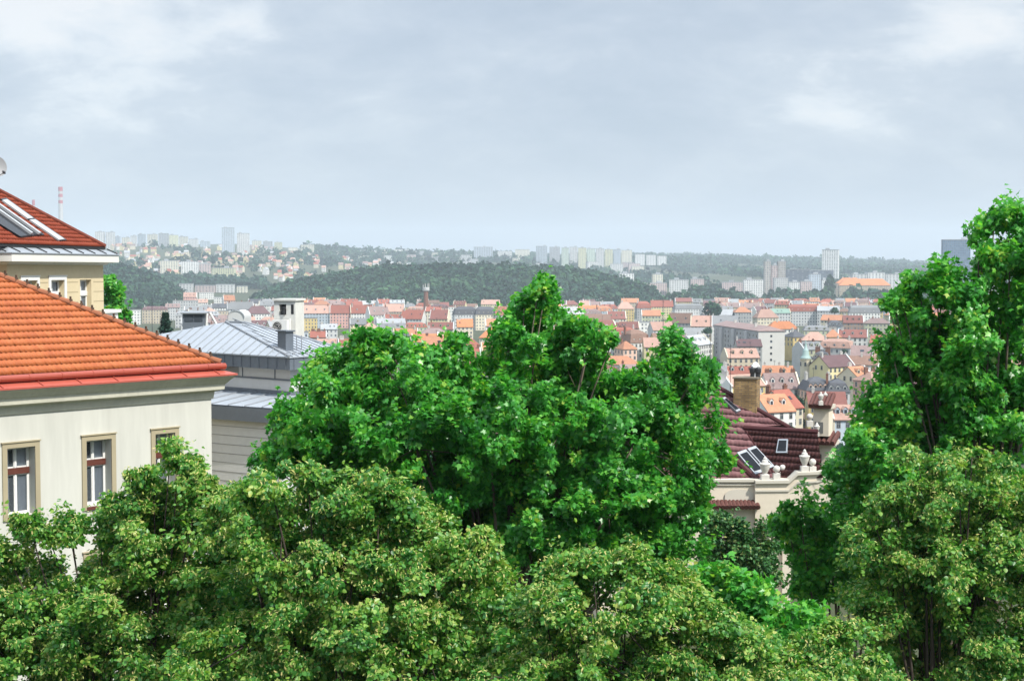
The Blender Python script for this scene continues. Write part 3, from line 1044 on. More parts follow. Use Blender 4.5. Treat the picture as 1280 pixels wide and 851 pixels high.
FA.sweep(mb, -LA, 0, WA, [(.59, zA + .755), (.605, zA + .75), (.605, zA + .80), (.14, zA + .95), (0, zA + .96)])
for i in range(26):       # standing folds of the sheet
    u = -i * 1.22 - 0.1
    mb.prism([FA.at(u, zA + .80, .60), FA.at(u + .03, zA + .80, .60), FA.at(u + .03, zA + .95, .15), FA.at(u, zA + .95, .15)], ZUP * 0.035)
mb.build("eave_flashing", m_redmetal, A)
gt = MB()
gz, gr = zA + 1.04, 0.105
for (p0, p1) in ((FA.at(-LA - .3, gz, .27), FA.at(.34, gz, .27)), (FA.at(.27, gz, .34), FA.at(.27, gz, -WA - .3))):
    gt.tube([p0, p1], gr, 14)
for i in range(22):
    u = -i * 1.02 - 0.35
    gt.tube([FA.at(u, gz, .27), FA.at(u + .035, gz, .27)], gr + .012, 14)
gt.build("gutter", m_redgutter, A)
tn_, zr = math.tan(R(29.6)), zA + 1.13
ev, half = 0.22, WA / 2


def rA(u, v):          # v metres in from the facade
    return FA.at(u, zr + (v + ev) * tn_, -v)


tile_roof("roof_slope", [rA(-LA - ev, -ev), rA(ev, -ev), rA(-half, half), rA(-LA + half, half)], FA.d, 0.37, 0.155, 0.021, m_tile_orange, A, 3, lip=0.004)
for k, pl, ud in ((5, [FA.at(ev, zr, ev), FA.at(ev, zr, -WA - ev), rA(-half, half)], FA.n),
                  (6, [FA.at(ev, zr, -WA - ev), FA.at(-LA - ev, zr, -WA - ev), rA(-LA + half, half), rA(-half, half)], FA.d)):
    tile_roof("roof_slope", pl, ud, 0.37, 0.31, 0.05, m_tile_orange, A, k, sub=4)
rc = MB()
h0, h1 = rA(ev, -ev), rA(-half, half)
nh = int((h1 - h0).length / 0.36)
dh = (h1 - h0) / nh
for i in range(nh):
    rc.tube([h0 + dh * i + ZUP * 0.035, h0 + dh * (i + 1.06) + ZUP * 0.02], [0.115, 0.09], 10)
rc.tube([rA(-half, half) + ZUP * .03, rA(-LA + half, half) + ZUP * .03], .12, 10)
rc.build("hip_ridge", m_orange_ridge, A, smooth=False)
for i in range(1, nh):
    cl_ = MB()
    q = h0 + dh * i + ZUP * 0.11
    cl_.prism([q + FA.d * x + ZUP * z for x, z in ((-.05, -.06), (.05, -.06), (.05, .04), (.015, .05), (.015, .13), (-.02, .13), (-.02, .05), (-.05, .04))], FA.n * 0.07)
    cl_.build("ridge_clip", m_clip, A)

# --- B: the yellow house behind it
FB = facade_by_vp(1000, 129, 331, 66)
zB, zBg = FB.K.z, float(terr(FB.K.x, FB.K.y)) - 3
B = empty("yellow_house", (FB.K.x, FB.K.y, zBg), 0, "yellow plastered house with roof windows in its red tiled roof, behind the orange roof", "house")
m_yel = mat("plaster_yellow", (0.88, 0.74, 0.48), 0.9, 0.05, 0.6, var2=0.04, scale2=5)
m_joint = mat("plaster_joint", (0.46, 0.38, 0.24), 0.9, 0.05, 2)
m_zinc = mat("zinc_sheet", (0.50, 0.54, 0.58), 0.42, 0.10, 1.2, spec=0.5, metal=0.35)
m_crm = mat("cream_paint", (0.98, 0.97, 0.90), 0.7, 0.05, 1)
uL = FB.hit(9, 345)[0]
opsB = []
for (xl, xr, yt, yb) in ((28, 46, 350, 392), (63, 80, 351, 394), (100, 114, 349.5, 392)):
    ua, zt = FB.hit(xl, yt)
    ub, _ = FB.hit(xr, yt)
    opsB.append((ua, ub, zt - 1.75, zt))
zt = sum(o[3] for o in opsB) / 3
opsB = [(a, b, zt - 1.75, zt) for a, b, _, _ in opsB]
opsB2 = [(a, b, zt - 4.95, zt - 3.2) for a, b, _, _ in opsB]
mb = MB()
FB.wall(mb, uL, 0, zBg, zB, opsB + opsB2, 0.32)
for p0, p1 in (((0, 0), (0, -13)), ((uL, -1.6), (uL, 0)), ((uL - 12, -1.6), (uL, -1.6))):
    mb.poly([FB.at(p0[0], zBg, p0[1]), FB.at(p1[0], zBg, p1[1]), FB.at(p1[0], zB, p1[1]), FB.at(p0[0], zB, p0[1])])
mb.build("wall", m_yel, B)
jt = MB()
for k in range(12):
    z = zB - 0.78 - k * 0.44
    us = [uL] + [x for o_ in opsB if o_[2] - .1 < z < o_[3] + .3 for x in (o_[0] - .2, o_[1] + .2)] + [0]
    for i in range(0, len(us), 2):
        FB.bx(jt, us[i], us[i + 1], z, z + .025, -.01, .006)
jt.build("wall_joint", m_joint, B)
for i, o_ in enumerate(opsB):
    case_window(FB, B, *o_, 0.30, transom=o_[3] - .62, split=0.45, surround=m_white if i < 2 else None, sw=.17, curtain=True, rnd=rw, sill=False)
for o_ in opsB2:
    case_window(FB, B, *o_, 0.30, split=0.45, curtain=False, sill=False)
mb = MB()
cp = [(0, zB - .02), (.12, zB), (.2, zB + .08), (.50, zB + .10), (.52, zB + .11), (.52, zB + .42), (0, zB + .44)]
FB.sweep(mb, uL, 0, 13, cp)
mb.build("cornice", m_crm, B)
mb = MB()
FB.sweep(mb, uL, 0, 13, [(.52, zB + .425), (.56, zB + .43), (.56, zB + .47), (.02, zB + .70), (0, zB + .72)])
mb.build("eave_flashing", m_zinc, B)
for i in range(14):
    u = .3 - i * 1.05
    mb = MB()
    mb.prism([FB.at(u, zB + .47, .55), FB.at(u + .035, zB + .47, .55), FB.at(u + .035, zB + .70, .03), FB.at(u, zB + .70, .03)], ZUP * 0.05)
    mb.build("flashing_fold", m_dkmetal, B)
mb = MB()
FB.sweep(mb, uL - 12, 0, 13, [(-.2, zB + .70), (.07, zB + .70), (.09, zB + .80), (-.2, zB + .84)])
mb.build("gutter", m_dkmetal, B)
zr2, tn2, hb = zB + .80, math.tan(R(36)), 6.5


def rB(u, v):
    return FB.at(u, zr2 + (v + .07) * tn2, -v)


tile_roof("roof_slope", [rB(uL - 12, -.07), rB(.07, -.07), rB(-hb, hb), rB(uL - 12, hb)], FB.d, 0.30, 0.20, 0.03, m_tile_red, B, 8, lip=.016)
tile_roof("roof_slope", [FB.at(.07, zr2, .07), FB.at(.07, zr2, -13), rB(-hb, hb)], FB.n, 0.34, 0.4, 0.04, m_tile_red, B, 9, sub=4)
mb = MB()
mb.tube([rB(.07, -.07) + ZUP * .04, rB(-hb, hb) + ZUP * .04, rB(uL - 12, hb) + ZUP * .04], .11, 8)
mb.build("hip_ridge", mat("ridge_red", (0.20, 0.045, 0.025), 0.8, 0.2, 4), B)
nB = (rB(0, 1) - rB(0, 0)).cross(FB.d).normalized()
nB = nB if nB.z > 0 else -nB


def onB(px, py, lift=0.0):
    return on_plane(px, py, rB(0, 0) + nB * lift, nB)


m_skyrail = mat("skylight_rail", (0.62, 0.64, 0.66), 0.35, 0.05, 2, spec=0.6, metal=0.2)
for pts, rails, m_ in (
        ([(-40, 231), (52, 294), (24, 297), (-68, 240)], [((-40, 228.5), (50, 292), 2.2), ((-46, 231), (40, 292), 2.2)], m_darkglass),
        ([(8, 250.5), (41, 274.2), (34, 274.8), (2, 251.8)], [], m_skyrail),
        ([(43, 275.6), (80, 300.4), (73, 301.2), (36, 276.2)], [], m_skyrail)):
    k = MB()
    q = [onB(x, y, .05) for x, y in pts]
    k.prism(q, nB * 0.07)
    s_ = k.build("skylight", m_, B)
    fr = MB()
    q2 = [onB(x, y, .0) for x, y in pts]
    c_ = sum(q2, Vector()) / 4
    fr.prism([c_ + (p_ - c_) * 1.0 + (p_ - c_).normalized() * .09 for p_ in q2], nB * 0.085)
    fr.build("skylight_frame", m_dkmetal, s_)
    for (p0, p1, w_) in rails:
        rl = MB()
        a_, b_ = onB(*p0, .17), onB(*p1, .17)
        rl.box((a_ + b_) / 2, (b_ - a_) / 2, (b_ - a_).cross(nB).normalized() * 0.09, nB * 0.05)
        rl.build("skylight_rail", m_skyrail, s_)
# its side balcony ledge past the corner
mb = MB()
FB.bx(mb, .0, 1.6, zB - 2.9, zB - 2.2, -2.0, -.1)
FB.bx(mb, -.0, 1.75, zB - 2.22, zB - 2.08, -2.1, -.0)
FB.bx(mb, .0, 1.9, zB - 3.05, zB - 2.9, -2.2, .1)
mb.build("balcony", m_crm, B)
# satellite dish on the ridge of the yellow house
dc = P(-5, 209, 60)
D_ = empty("satellite_dish", (dc.x, dc.y, dc.z), 0, "grey satellite dish on a mast above the red roof of the yellow house", "satellite dish")
mb = MB()
dn = Vector((0.55, -0.80, 0.25)).normalized()
da = dn.cross(ZUP).normalized()
db = da.cross(dn)
rings = []
for r_, q in ((0.0, 0.0), (.12, .006), (.25, .03), (.36, .065), (.42, .09)):
    rings.append([dc + (da * math.cos(t) + db * math.sin(t) * 1.08) * r_ + dn * q for t in np.linspace(0, 2 * math.pi, 24, endpoint=False)])
vs = [p_ for rr in rings for p_ in rr] + [p_ - dn * .02 for rr in rings for p_ in rr]
k = len(rings) * 24
fs = [[i * 24 + j, i * 24 + (j + 1) % 24, (i + 1) * 24 + (j + 1) % 24, (i + 1) * 24 + j] for i in range(4) for j in range(24)]
mb.add(vs, fs + [[i + k for i in f_[::-1]] for f_ in fs])
mb.build("dish", mat("dish_grey", (0.36, 0.37, 0.38), 0.5, 0.05, 2), D_, smooth=True)
mb = MB()
tip_ = P(5, 216.5, 59.6)
mb.tube([dc - db * .4 + dn * .03, tip_], .014, 6)
mb.build("feed_arm", m_dkmetal, D_)
mb = MB()
mb.box(tip_ + ZUP * .03, (tip_ - dc).normalized() * .07, da * .035, ZUP * .045)
mb.build("receiver", m_dkmetal, D_)
mb = MB()
mb.tube([dc - dn * .05, dc - dn * .12 - ZUP * .3, Vector((dc.x, dc.y, dc.z - 2.6)) - dn * .12], .025, 8)
mb.build("mast", m_dkmetal, D_)

# --- C: grey building with the zinc roof
vpl = -1580
aC = math.atan((vpl - CX) / F)
d1 = Vector((math.sin(aC), math.cos(aC), 0))       # along the left face, away from the corner
d2 = Vector((math.cos(aC), -math.sin(aC), 0))      # along the right face
KC = P(362, 446, 66)
zc0 = float(terr(KC.x, KC.y)) - 4
C_ = empty("zinc_roof_house", (KC.x, KC.y, zc0), 0, "pale grey house with a low standing seam zinc roof and a stepped terrace roof", "house")
m_zroof = mat("zinc_roof", (0.50, 0.55, 0.61), 0.55, 0.07, 0.35, var2=0.06, scale2=3, spec=0.4, metal=0.15)
m_seam = mat("zinc_seam", (0.42, 0.45, 0.49), 0.5, 0.1, 2, metal=0.15)
m_slate = mat("slate_cladding", (0.17, 0.20, 0.24), 0.55, 0.10, 0.8, var2=0.06, scale2=6, spec=0.4)
m_clap = mat("grey_cladding", (0.86, 0.87, 0.87), 0.8, 0.05, 0.5, var2=0.03, scale2=4)
m_clapgap = mat("cladding_gap", (0.42, 0.425, 0.43), 0.8, 0.1, 2)


def gC(a, b, z):       # a along d1, b along d2 from the eave corner, z above the eave
    return KC + d1 * a + d2 * b + ZUP * z


LE, WE = 15.0, 4.4
eaveE = gC(LE, 0, 0)
ap1 = P(282, 402.5, 72.2)
ap2 = P(307, 401.5, 71.2)
ap2.z = ap1.z
farR = gC(0, WE, 0)
farL = gC(LE, WE, 0)
mb = MB()
polysC = [[KC, ap1, eaveE], [KC, farR, ap2, ap1], [farR, farL, ap2], [farL, eaveE, ap1, ap2]]
for pl in polysC:
    mb.prism(pl, ZUP * -0.06)
mb.build("roof", m_zroof, C_)
sm = MB()


def seams(mb_, poly, e0, e1, step, h=0.04, w=0.016):
    """standing seams square to the eave e0-e1, cut to the polygon"""
    e0, e1 = Vector(e0), Vector(e1)
    U = (e1 - e0).normalized()
    n_ = (poly[1] - poly[0]).cross(poly[2] - poly[0]).normalized()
    n_ = n_ if n_.z > 0 else -n_
    S = n_.cross(U)
    S = S if S.z > 0 else -S
    pu = [((p_ - e0).dot(U), (p_ - e0).dot(S)) for p_ in poly]
    u = min(p_[0] for p_ in pu) + step * .5
    while u < max(p_[0] for p_ in pu):
        ss = []
        for i in range(len(pu)):
            (a, sa), (b, sb) = pu[i], pu[(i + 1) % len(pu)]
            if (a - u) * (b - u) < 0:
                ss.append(sa + (sb - sa) * (u - a) / (b - a))
        if len(ss) >= 2 and max(ss) - min(ss) > .1:
            a_, b_ = e0 + U * u + S * min(ss), e0 + U * u + S * max(ss)
            mb_.box((a_ + b_) / 2 + n_ * h / 2, U * w, (b_ - a_) / 2, n_ * h / 2)
        u += step


seams(sm, polysC[0], KC, eaveE, 0.62)
seams(sm, polysC[1], KC, farR, 0.36)
for a_, b_ in ((KC, ap1), (ap1, ap2), (farR, ap2)):
    rm_ = MB()
    rm_.tube([a_ + ZUP * .03, b_ + ZUP * .03], .05, 6)
    rm_.build('roof_ridge', m_seam, C_)
sm.build("roof_seam", m_seam, C_)
sg = MB()
for i in range(16):
    q = gC(.4 + i * .9, .0, 0).lerp(ap1, .045) if False else gC(.5 + i * .9, .28, .07)
    sg.box(q + ZUP * .05, d1 * .06, d2 * .03, ZUP * .05)
    if i > 4:
        continue
    q = gC(.28, .5 + i * .8, .07)
    sg.box(q + ZUP * .05, d2 * .06, d1 * .03, ZUP * .05)
sg.tube([gC(.3, .28, .14), gC(LE - .5, .28, .14)], .018, 5)
sg.tube([gC(.28, .3, .14), gC(.28, WE - .3, .14)], .018, 5)
sg.build("snow_guard", m_seam, C_)


def boxC(mb_, a0, a1, b0, b1, z0, z1, mi=0):
    mb_.box(gC((a0 + a1) / 2, (b0 + b1) / 2, (z0 + z1) / 2), d1 * (a1 - a0) / 2, d2 * (b1 - b0) / 2, ZUP * (z1 - z0) / 2, mi)


mb = MB()
boxC(mb, .05, LE, .05, WE, -.62, -.07)
for i in range(24):
    boxC(mb, .3 + i * .62, .33 + i * .62, .02, .06, -.6, -.09)
for i in range(7):
    boxC(mb, .02, .06, .3 + i * .62, .33 + i * .62, -.6, -.09)
mb.build("fascia", m_slate, C_)
mb = MB()
boxC(mb, .55, LE, .55, WE - .5, -1.75, -.62)
mb.build("penthouse_wall", m_clap, C_)
mb = MB()
boxC(mb, .50, LE, .50, WE - .5, -1.17, -1.10)
boxC(mb, .46, LE, .46, WE - .5, -1.86, -1.66)
for i in range(5):
    boxC(mb, 1.6 + i * 2.3, 1.64 + i * 2.3, .52, .56, -1.1, -.62)
mb.build("penthouse_band", m_slate, C_)
mb = MB()
for i in range(9):                       # louvre field on the penthouse
    boxC(mb, 4.2, 5.4, .515, .545, -1.04 + i * .045, -1.02 + i * .045)
mb.build("louvre", m_clapgap, C_)
# terrace roof, its edge bowed out towards the street
tr = MB()
bow = [(-.9 - .0 * t, -1.5 - 1.4 * math.sin(math.pi * (0.15 + 0.55 * t)), t) for t in np.linspace(0, 1, 13)]
edge = [(-1.2 + (LE + 1.2) * t, -1.35 - 1.1 * math.sin(math.pi * (0.1 + 0.75 * t))) for t in np.linspace(0, 1, 17)]
inner = [(max(.46, -1.2 + (LE + 1.2) * t), .46) for t in np.linspace(0, 1, 17)]
vs = [gC(a, b, -2.18) for a, b in edge] + [gC(a, b, -1.84) for a, b in inner]
fs = [[i, i + 1, 17 + i + 1, 17 + i] for i in range(16)]
tr.add(vs, fs)
tr.poly([gC(-1.2, edge[0][1], -2.18), gC(.46, .46, -1.84), gC(.46, WE, -1.84), gC(-1.2, WE, -2.18)])
tr.build("terrace_roof", m_zroof, C_)
ts = MB()
for i in range(0, 17):
    a_, b_ = gC(*edge[i], -2.17), gC(*inner[i], -1.83)
    ts.box((a_ + b_) / 2 + ZUP * .02, d1 * .02, (b_ - a_) / 2, ZUP * .025)
ts.build("terrace_seam", m_seam, C_)
tf = MB()
vs = [gC(a, b, z) for z in (-2.24, -2.86) for a, b in edge]
tf.add(vs, [[i, i + 1, 17 + i + 1, 17 + i] for i in range(16)])
tf.poly([gC(-1.2, edge[0][1], -2.24), gC(-1.2, WE, -2.24), gC(-1.2, WE, -2.86), gC(-1.2, edge[0][1], -2.86)])
tf.poly([gC(a, b, -2.86) for a, b in edge] + [gC(LE, WE, -2.86), gC(-1.2, WE, -2.86)])
tf.build("terrace_fascia", m_slate, C_)
lw = MB()
e2 = [(a + (.25 if i == 0 else 0), b + .3) for i, (a, b) in enumerate(edge)]
vs = [gC(a, b, z) for z in (-2.86, zc0 - KC.z) for a, b in e2]
lw.add(vs, [[i, i + 1, 17 + i + 1, 17 + i] for i in range(16)])
lw.poly([gC(-.95, e2[0][1], -2.86), gC(-.95, WE, -2.86), gC(-.95, WE, zc0 - KC.z), gC(-.95, e2[0][1], zc0 - KC.z)])
lw.build("wall", m_clap, C_)
lg = MB()
for k in range(16):
    z = -3.2 - k * .42
    for i in range(16):
        p0, p1 = gC(e2[i][0], e2[i][1] - .004, z), gC(e2[i + 1][0], e2[i + 1][1] - .004, z)
        lg.prism([p0, p1, p1 + ZUP * .03, p0 + ZUP * .03], -d2 * .006)
lg.build("wall_joint", m_clapgap, C_)
# slate chimney box on the right slope
nC = (farR - KC).cross(ap1 - KC).normalized()
q = on_plane(357, 438, KC, nC)
mb = MB()
mb.box(q + ZUP * .35, d1 * .28, d2 * .24, ZUP * .55)
mb.box(q + ZUP * .92, d1 * .36, d2 * .30, ZUP * .03)
mb.build("chimney", m_slate, C_)
# vent pipes and hand rail beside it
for dx in (366, 371, 377):
    mb = MB()
    q = on_plane(dx, 439, KC, nC)
    mb.tube([q - ZUP * .1, q + ZUP * .75], .025, 6)
    mb.build("vent_pipe", m_seam, C_)

# roof plant: white vent housing, air conditioner on it
VH = P(358, 421, 82)
m_conc = mat("pale_render", (0.86, 0.86, 0.81), 0.9, 0.10, 0.9, var2=0.06, scale2=5)
V_ = empty("vent_housing", (VH.x, VH.y, VH.z - 1), 0, "pale rendered vent housing with dark openings rising behind the zinc roof", "vent housing")
FV = Facade(VH, Vector((math.cos(R(-14)), math.sin(R(-14)), 0)), Vector((math.sin(R(-14)), -math.cos(R(-14)), 0)))
mb = MB()
zv = VH.z
FV.wall(mb, -.75, .56, zv - 1, zv + 2.05, [(-.42, .0, zv + 1.25, zv + 1.85)], .35)
FV.bx(mb, -.752, .558, zv - 1, zv + 2.05, -1.3, -.36)
for p0, p1 in (((-.75, 0), (-.75, -.4)), ((.56, 0), (.56, -.4))):
    mb.poly([FV.at(p0[0], zv - 1, p0[1]), FV.at(p1[0], zv - 1, p1[1]), FV.at(p1[0], zv + 2.05, p1[1]), FV.at(p0[0], zv + 2.05, p0[1])])
FV.bx(mb, -.82, .63, zv + 2.05, zv + 2.17, -1.4, .1)
mb.build("wall", m_conc, V_)
mb = MB()
FV.bx(mb, -.44, .02, zv + 1.23, zv + 1.87, -.34, -.32)
FV.bx(mb, .30, .46, zv + 1.3, zv + 1.85, -.02, .012)
mb.build("louvre", m_room, V_)
mb = MB()
mb.lathe(FV.at(-.12, zv + 1.25, .05) + ZUP * 0, [(.02, 0), (.09, .02), (.09, .35), (.12, .37), (.12, .45), (.02, .47)], 12)
mb.build("exhaust_cowl", m_dkmetal, V_)
AC = FV.at(-.22, zv + .62, .32)
A2 = empty("air_conditioner", tuple(AC - ZUP * .4), 0, "white outdoor air conditioner with round fan mounted on the pale vent housing", "air conditioner")
mb = MB()
FV2 = Facade(AC, FV.d, FV.n)
FV2.bx(mb, -.45, .45, AC.z - .36, AC.z + .36, -.16, .16)
mb.build("casing", m_white, A2)
mb = MB()
ring_ = [AC + FV.n * .165 + (FV.d * math.cos(t) + ZUP * math.sin(t)) * .27 - FV.d * .12 for t in np.linspace(0, 2 * math.pi, 20, endpoint=False)]
mb.prism(ring_, FV.n * .012)
mb.build("fan", m_dkmetal, A2)
mb = MB()
for r_ in (.09, .17, .25):
    mb.tube([AC + FV.n * .19 + (FV.d * math.cos(t) + ZUP * math.sin(t)) * r_ - FV.d * .12 for t in np.linspace(0, 2 * math.pi, 20)], .008, 4)
mb.build("fan_guard", m_white, A2)
mb = MB()
FV2.bx(mb, -.5, .5, AC.z - .46, AC.z - .38, -.32, .22)
FV2.bx(mb, .44, .52, AC.z - .4, AC.z + .42, -.3, -.17)
mb.build("bracket", m_white, A2)

# --- D: the villa with the plum roof
m_villa = mat("villa_cream", (0.92, 0.82, 0.66), 0.9, 0.07, 0.6, var2=0.05, scale2=5)
m_villa2 = mat("villa_trim_stone", (0.78, 0.73, 0.62), 0.9, 0.08, 0.8)  # greyer stone for copings, cornices and the arch panel
m_stone = mat("urn_stone", (0.80, 0.77, 0.71), 0.9, 0.14, 4, bump=0.3, bscale=30)
YV = 55.0
VB = P(930, 640, YV)
zvg = float(terr(VB.x, VB.y)) - 3
VI = empty("villa", (VB.x, VB.y, zvg), 0, "cream villa with plum tiled roof, brick chimney and urns along its gable", "villa")
pA = P(900, 602, YV)
nA = Vector((0.10, -math.sin(R(40)), math.cos(R(40)))).normalized()


def onA(px, py, lift=0.0):
    return on_plane(px, py, pA + nA * lift, nA)


UA = Vector((1, 0, 0)) - nA * nA.x
rg_ = onA(898, 485)                       # where the hip meets the level ridge
rl_ = rg_ - nA.cross(ZUP).normalized() * (6.0 if nA.cross(ZUP).x > 0 else -6.0)
el_ = onA(752, 603)
tile_roof("roof_slope", [onA(752, 603), onA(973, 602.5), onA(930, 535.5), onA(984, 534), onA(903, 488), rl_][:3] + [onA(930, 512), rg_, rl_], UA, 0.34, 0.17, 0.008, m_tile_plum, VI, 21, lip=.010)
tile_roof("roof_slope", [onA(925, 535.5), onA(986, 534.5), onA(905, 489)], UA, 0.34, 0.17, 0.008, m_tile_plum, VI, 22, lip=.010)
# the far slope, falling away behind the ridge edge
r0_, r1_ = rg_, onA(990, 537)
mb = MB()
bk = Vector((0.25, 0.8, -0.62)) * 7
mb.prism([r0_, r1_, r1_ + bk, r0_ + bk], Vector((0, 0, -.1)))
bl_ = Vector((0, .8, -.62)) * 7
mb.prism([rl_, rg_, rg_ + bl_, rl_ + bl_], Vector((0, 0, -.1)))
mb.poly([el_, rl_, rl_ + bl_])
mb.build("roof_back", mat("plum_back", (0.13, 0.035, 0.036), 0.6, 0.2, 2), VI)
mb = MB()
mb.tube([rl_ + ZUP * .03, r0_ + ZUP * .03, r1_ + ZUP * .03], .10, 8)
mb.tube([onA(930, 535.5) + ZUP * .02, onA(974, 602) + ZUP * .02], .05, 6)
mb.tube([onA(910, 566, .05), onA(948, 601, .05)], .12, 8)
mb.build("ridge_tile", mat("plum_ridge", (0.09, 0.022, 0.024), 0.6, 0.2, 4), VI)
# steep cross roof
v1, v2 = onA(930, 536), onA(974, 602)
Y2_ = None
zz_ = v1.z
d_ = ray(1022, 541)
tpar = (zz_ - CZ) / d_.z
v3 = EYE + d_ * tpar
nD = (v2 - v1).cross(v3 - v1).normalized()
nD = nD if nD.z > 0 else -nD


def onD(px, py, lift=0.0):
    return on_plane(px, py, v1 + nD * lift, nD)


tile_roof("dormer_roof", [v2, onD(1030, 604), onD(1022, 541), v1], v3 - v1, 0.28, 0.15, 0.016, m_tile_plum_dark, VI, 23)
mb = MB()
mb.tube([v1 + ZUP * .05, v3 + ZUP * .05], .10, 8)
bk2 = Vector((0.1, 0.85, -0.5)) * 4
mb.prism([v1, v3, v3 + bk2, v1 + bk2], ZUP * -.08)
mb.build("dormer_ridge", mat("plum_ridge", (0, 0, 0)), VI)


def skylight(parent, f, pts, light=True):
    k = MB()
    q = [f(x, y, .09) for x, y in pts]
    n_ = (q[1] - q[0]).cross(q[2] - q[0]).normalized()
    n_ = n_ if n_.z > 0 else -n_
    c_ = sum(q, Vector()) / len(q)
    k.prism([c_ + (p_ - c_) * .78 for p_ in q], n_ * 0.05)
    s_ = k.build("skylight", m_darkglass, parent)
    fr = MB()
    fr.prism([p_ - n_ * .09 for p_ in q], n_ * 0.125)
    fr.build("skylight_frame", m_zinc if light else m_dkmetal, s_)
    return s_


skylight(VI, onA, [(921, 566), (932, 562), (956, 589), (944, 593)])
skylight(VI, onA, [(934, 561), (944, 557.5), (968, 583), (957, 587)])
skylight(VI, onA, [(903, 498), (906, 496.5), (926, 513), (921, 515)])
skylight(VI, onD, [(973, 549), (985, 549), (984, 566), (970, 566)])
# front wall with parapet and arched niche
FVl = Facade(VB, Vector((1, 0, 0)), Vector((0, -1, 0)))
zp = CZ - (603 - HOR) / F * YV
zq = CZ - (627 - HOR) / F * YV
u0v, u1v = FVl.hit(748, 640)[0], FVl.hit(988, 640)[0]
na, nb_ = FVl.hit(906, 620)[0], FVl.hit(942, 620)[0]
nz0, nz1 = FVl.hit(920, 627)[1], FVl.hit(920, 611)[1]
wn = []
for (xl, xr) in ((905, 925), (945, 962)):
    a, b = FVl.hit(xl, 670)[0], FVl.hit(xr, 670)[0]
    wn.append((a, b, zq - 3.4, zq - 1.5))
mb = MB()
FVl.wall(mb, u0v, u1v, zvg, zp, wn, .3)
mb.poly([FVl.at(u1v, zvg), FVl.at(u1v, zvg, -9), FVl.at(u1v, zp, -9), FVl.at(u1v, zp)])
mb.poly([FVl.at(u0v, zvg), FVl.at(u0v, zvg, -9), FVl.at(u0v, zp, -9), FVl.at(u0v, zp)])
mb.build("wall", m_villa, VI)
for o_ in wn:
    case_window(FVl, VI, *o_, .28, transom=o_[3] - .55, curtain=False, sill=False)
mb = MB()
FVl.bx(mb, u0v - .1, u1v + .05, zp, zp + .10, -.35, .12)
FVl.bx(mb, u0v - .1, u1v + .05, zp - .14, zp - .08, -.02, .06)
mb.build("parapet_coping", m_villa2, VI)
mb = MB()
arch = [FVl.at(na, nz0, .03)] + [FVl.at((na + nb_) / 2 - math.cos(t) * (nb_ - na) / 2, nz0 + (nz1 - nz0) * (.55 + .45 * math.sin(t)), .03) for t in np.linspace(0, math.pi, 14)] + [FVl.at(nb_, nz0, .03)]
mb.prism(arch, Vector((0, -.03, 0)))
mb.build("arch_panel", m_villa2, VI)
mb = MB()
nt_ = 42
for i in range(nt_):
    u = u0v + (FVl.hit(950, 640)[0] - u0v) * i / nt_
    mb.tube([FVl.at(u, zq - .02, .02), FVl.at(u, zq - .20, .42)], [.085, .10], 8)
mb.build("eave_tile", mat("red_eave_tile", (0.15, 0.06, 0.05), 0.7, 0.25, 6), VI)
mb = MB()
for x in (966, 983):
    u = FVl.hit(x, 640)[0]
    FVl.bx(mb, u - .16, u + .16, zvg, zp - .3, -.1, .13)
    FVl.bx(mb, u - .22, u + .22, zp - .55, zp - .3, -.1, .19)
mb.build("pilaster", m_villa, VI)
# gable wall on the right: two stepped piers, coping, side face to the sun
FG = Facade(P(1030, 600, 56.5), Vector((math.cos(R(-24)), math.sin(R(-24)), 0)), Vector((math.sin(R(-24)), -math.cos(R(-24)), 0)))


def pier(px0, px1, py0, py1, dep, name, m_, over=0.0):
    k = MB()
    a, z1 = FG.hit(px0, py0)
    b, _ = FG.hit(px1, py0)
    _, z0 = FG.hit((px0 + px1) / 2, py1)
    FG.bx(k, a - over, b + over, z0, z1, -dep, over)
    return k.build(name, m_, VI)


pier(1013, 1039, 556, 640, .9, "gable_pier", m_villa)
pier(1011, 1042, 551, 556.5, .95, "pier_cornice", m_villa2, .04)
pier(1017, 1036, 511, 545, .8, "gable_pier", m_villa)
pier(1014.5, 1038, 506, 511, .85, "pier_cornice", m_villa2, .03)


def pier_roof(px0, px1, py, rise, dep):
    k = MB()
    a, z = FG.hit(px0, py)
    b, _ = FG.hit(px1, py)
    n_ = 6
    for i in range(n_):
        u = a + (b - a) * (i + .5) / n_
        k.tube([FG.at(u, z, .22), FG.at(u, z + rise, -dep)], [.085, .075], 7)
    k.prism([FG.at(a, z - .04, .2), FG.at(b, z - .04, .2), FG.at(b, z + rise - .03, -dep), FG.at(a, z + rise - .03, -dep)], ZUP * -.05)
    k.build("pier_roof", mat("red_eave_tile", (0, 0, 0)), VI)


pier_roof(1008, 1045, 551.5, .32, .9)
pier_roof(1012, 1040, 506.5, .42, .7)
mb = MB()
a, z1 = FG.hit(1015.5, 567)
b, _ = FG.hit(1027, 567)
FG.bx(mb, a, b, FG.hit(1020, 592)[1], z1, -.05, .012)
mb.build("pier_niche", mat("grey_niche", (0.22, 0.22, 0.21), 0.9, 0.1, 2), VI)
mb = MB()
a, z1 = FG.hit(1018.5, 527)
b, _ = FG.hit(1029, 527)
FG.bx(mb, a, b, FG.hit(1020, 541)[1], z1, -.05, .012)
mb.build("pier_niche", mat("grey_niche", (0.22, 0.22, 0.21), 0.9, 0.1, 2), VI)
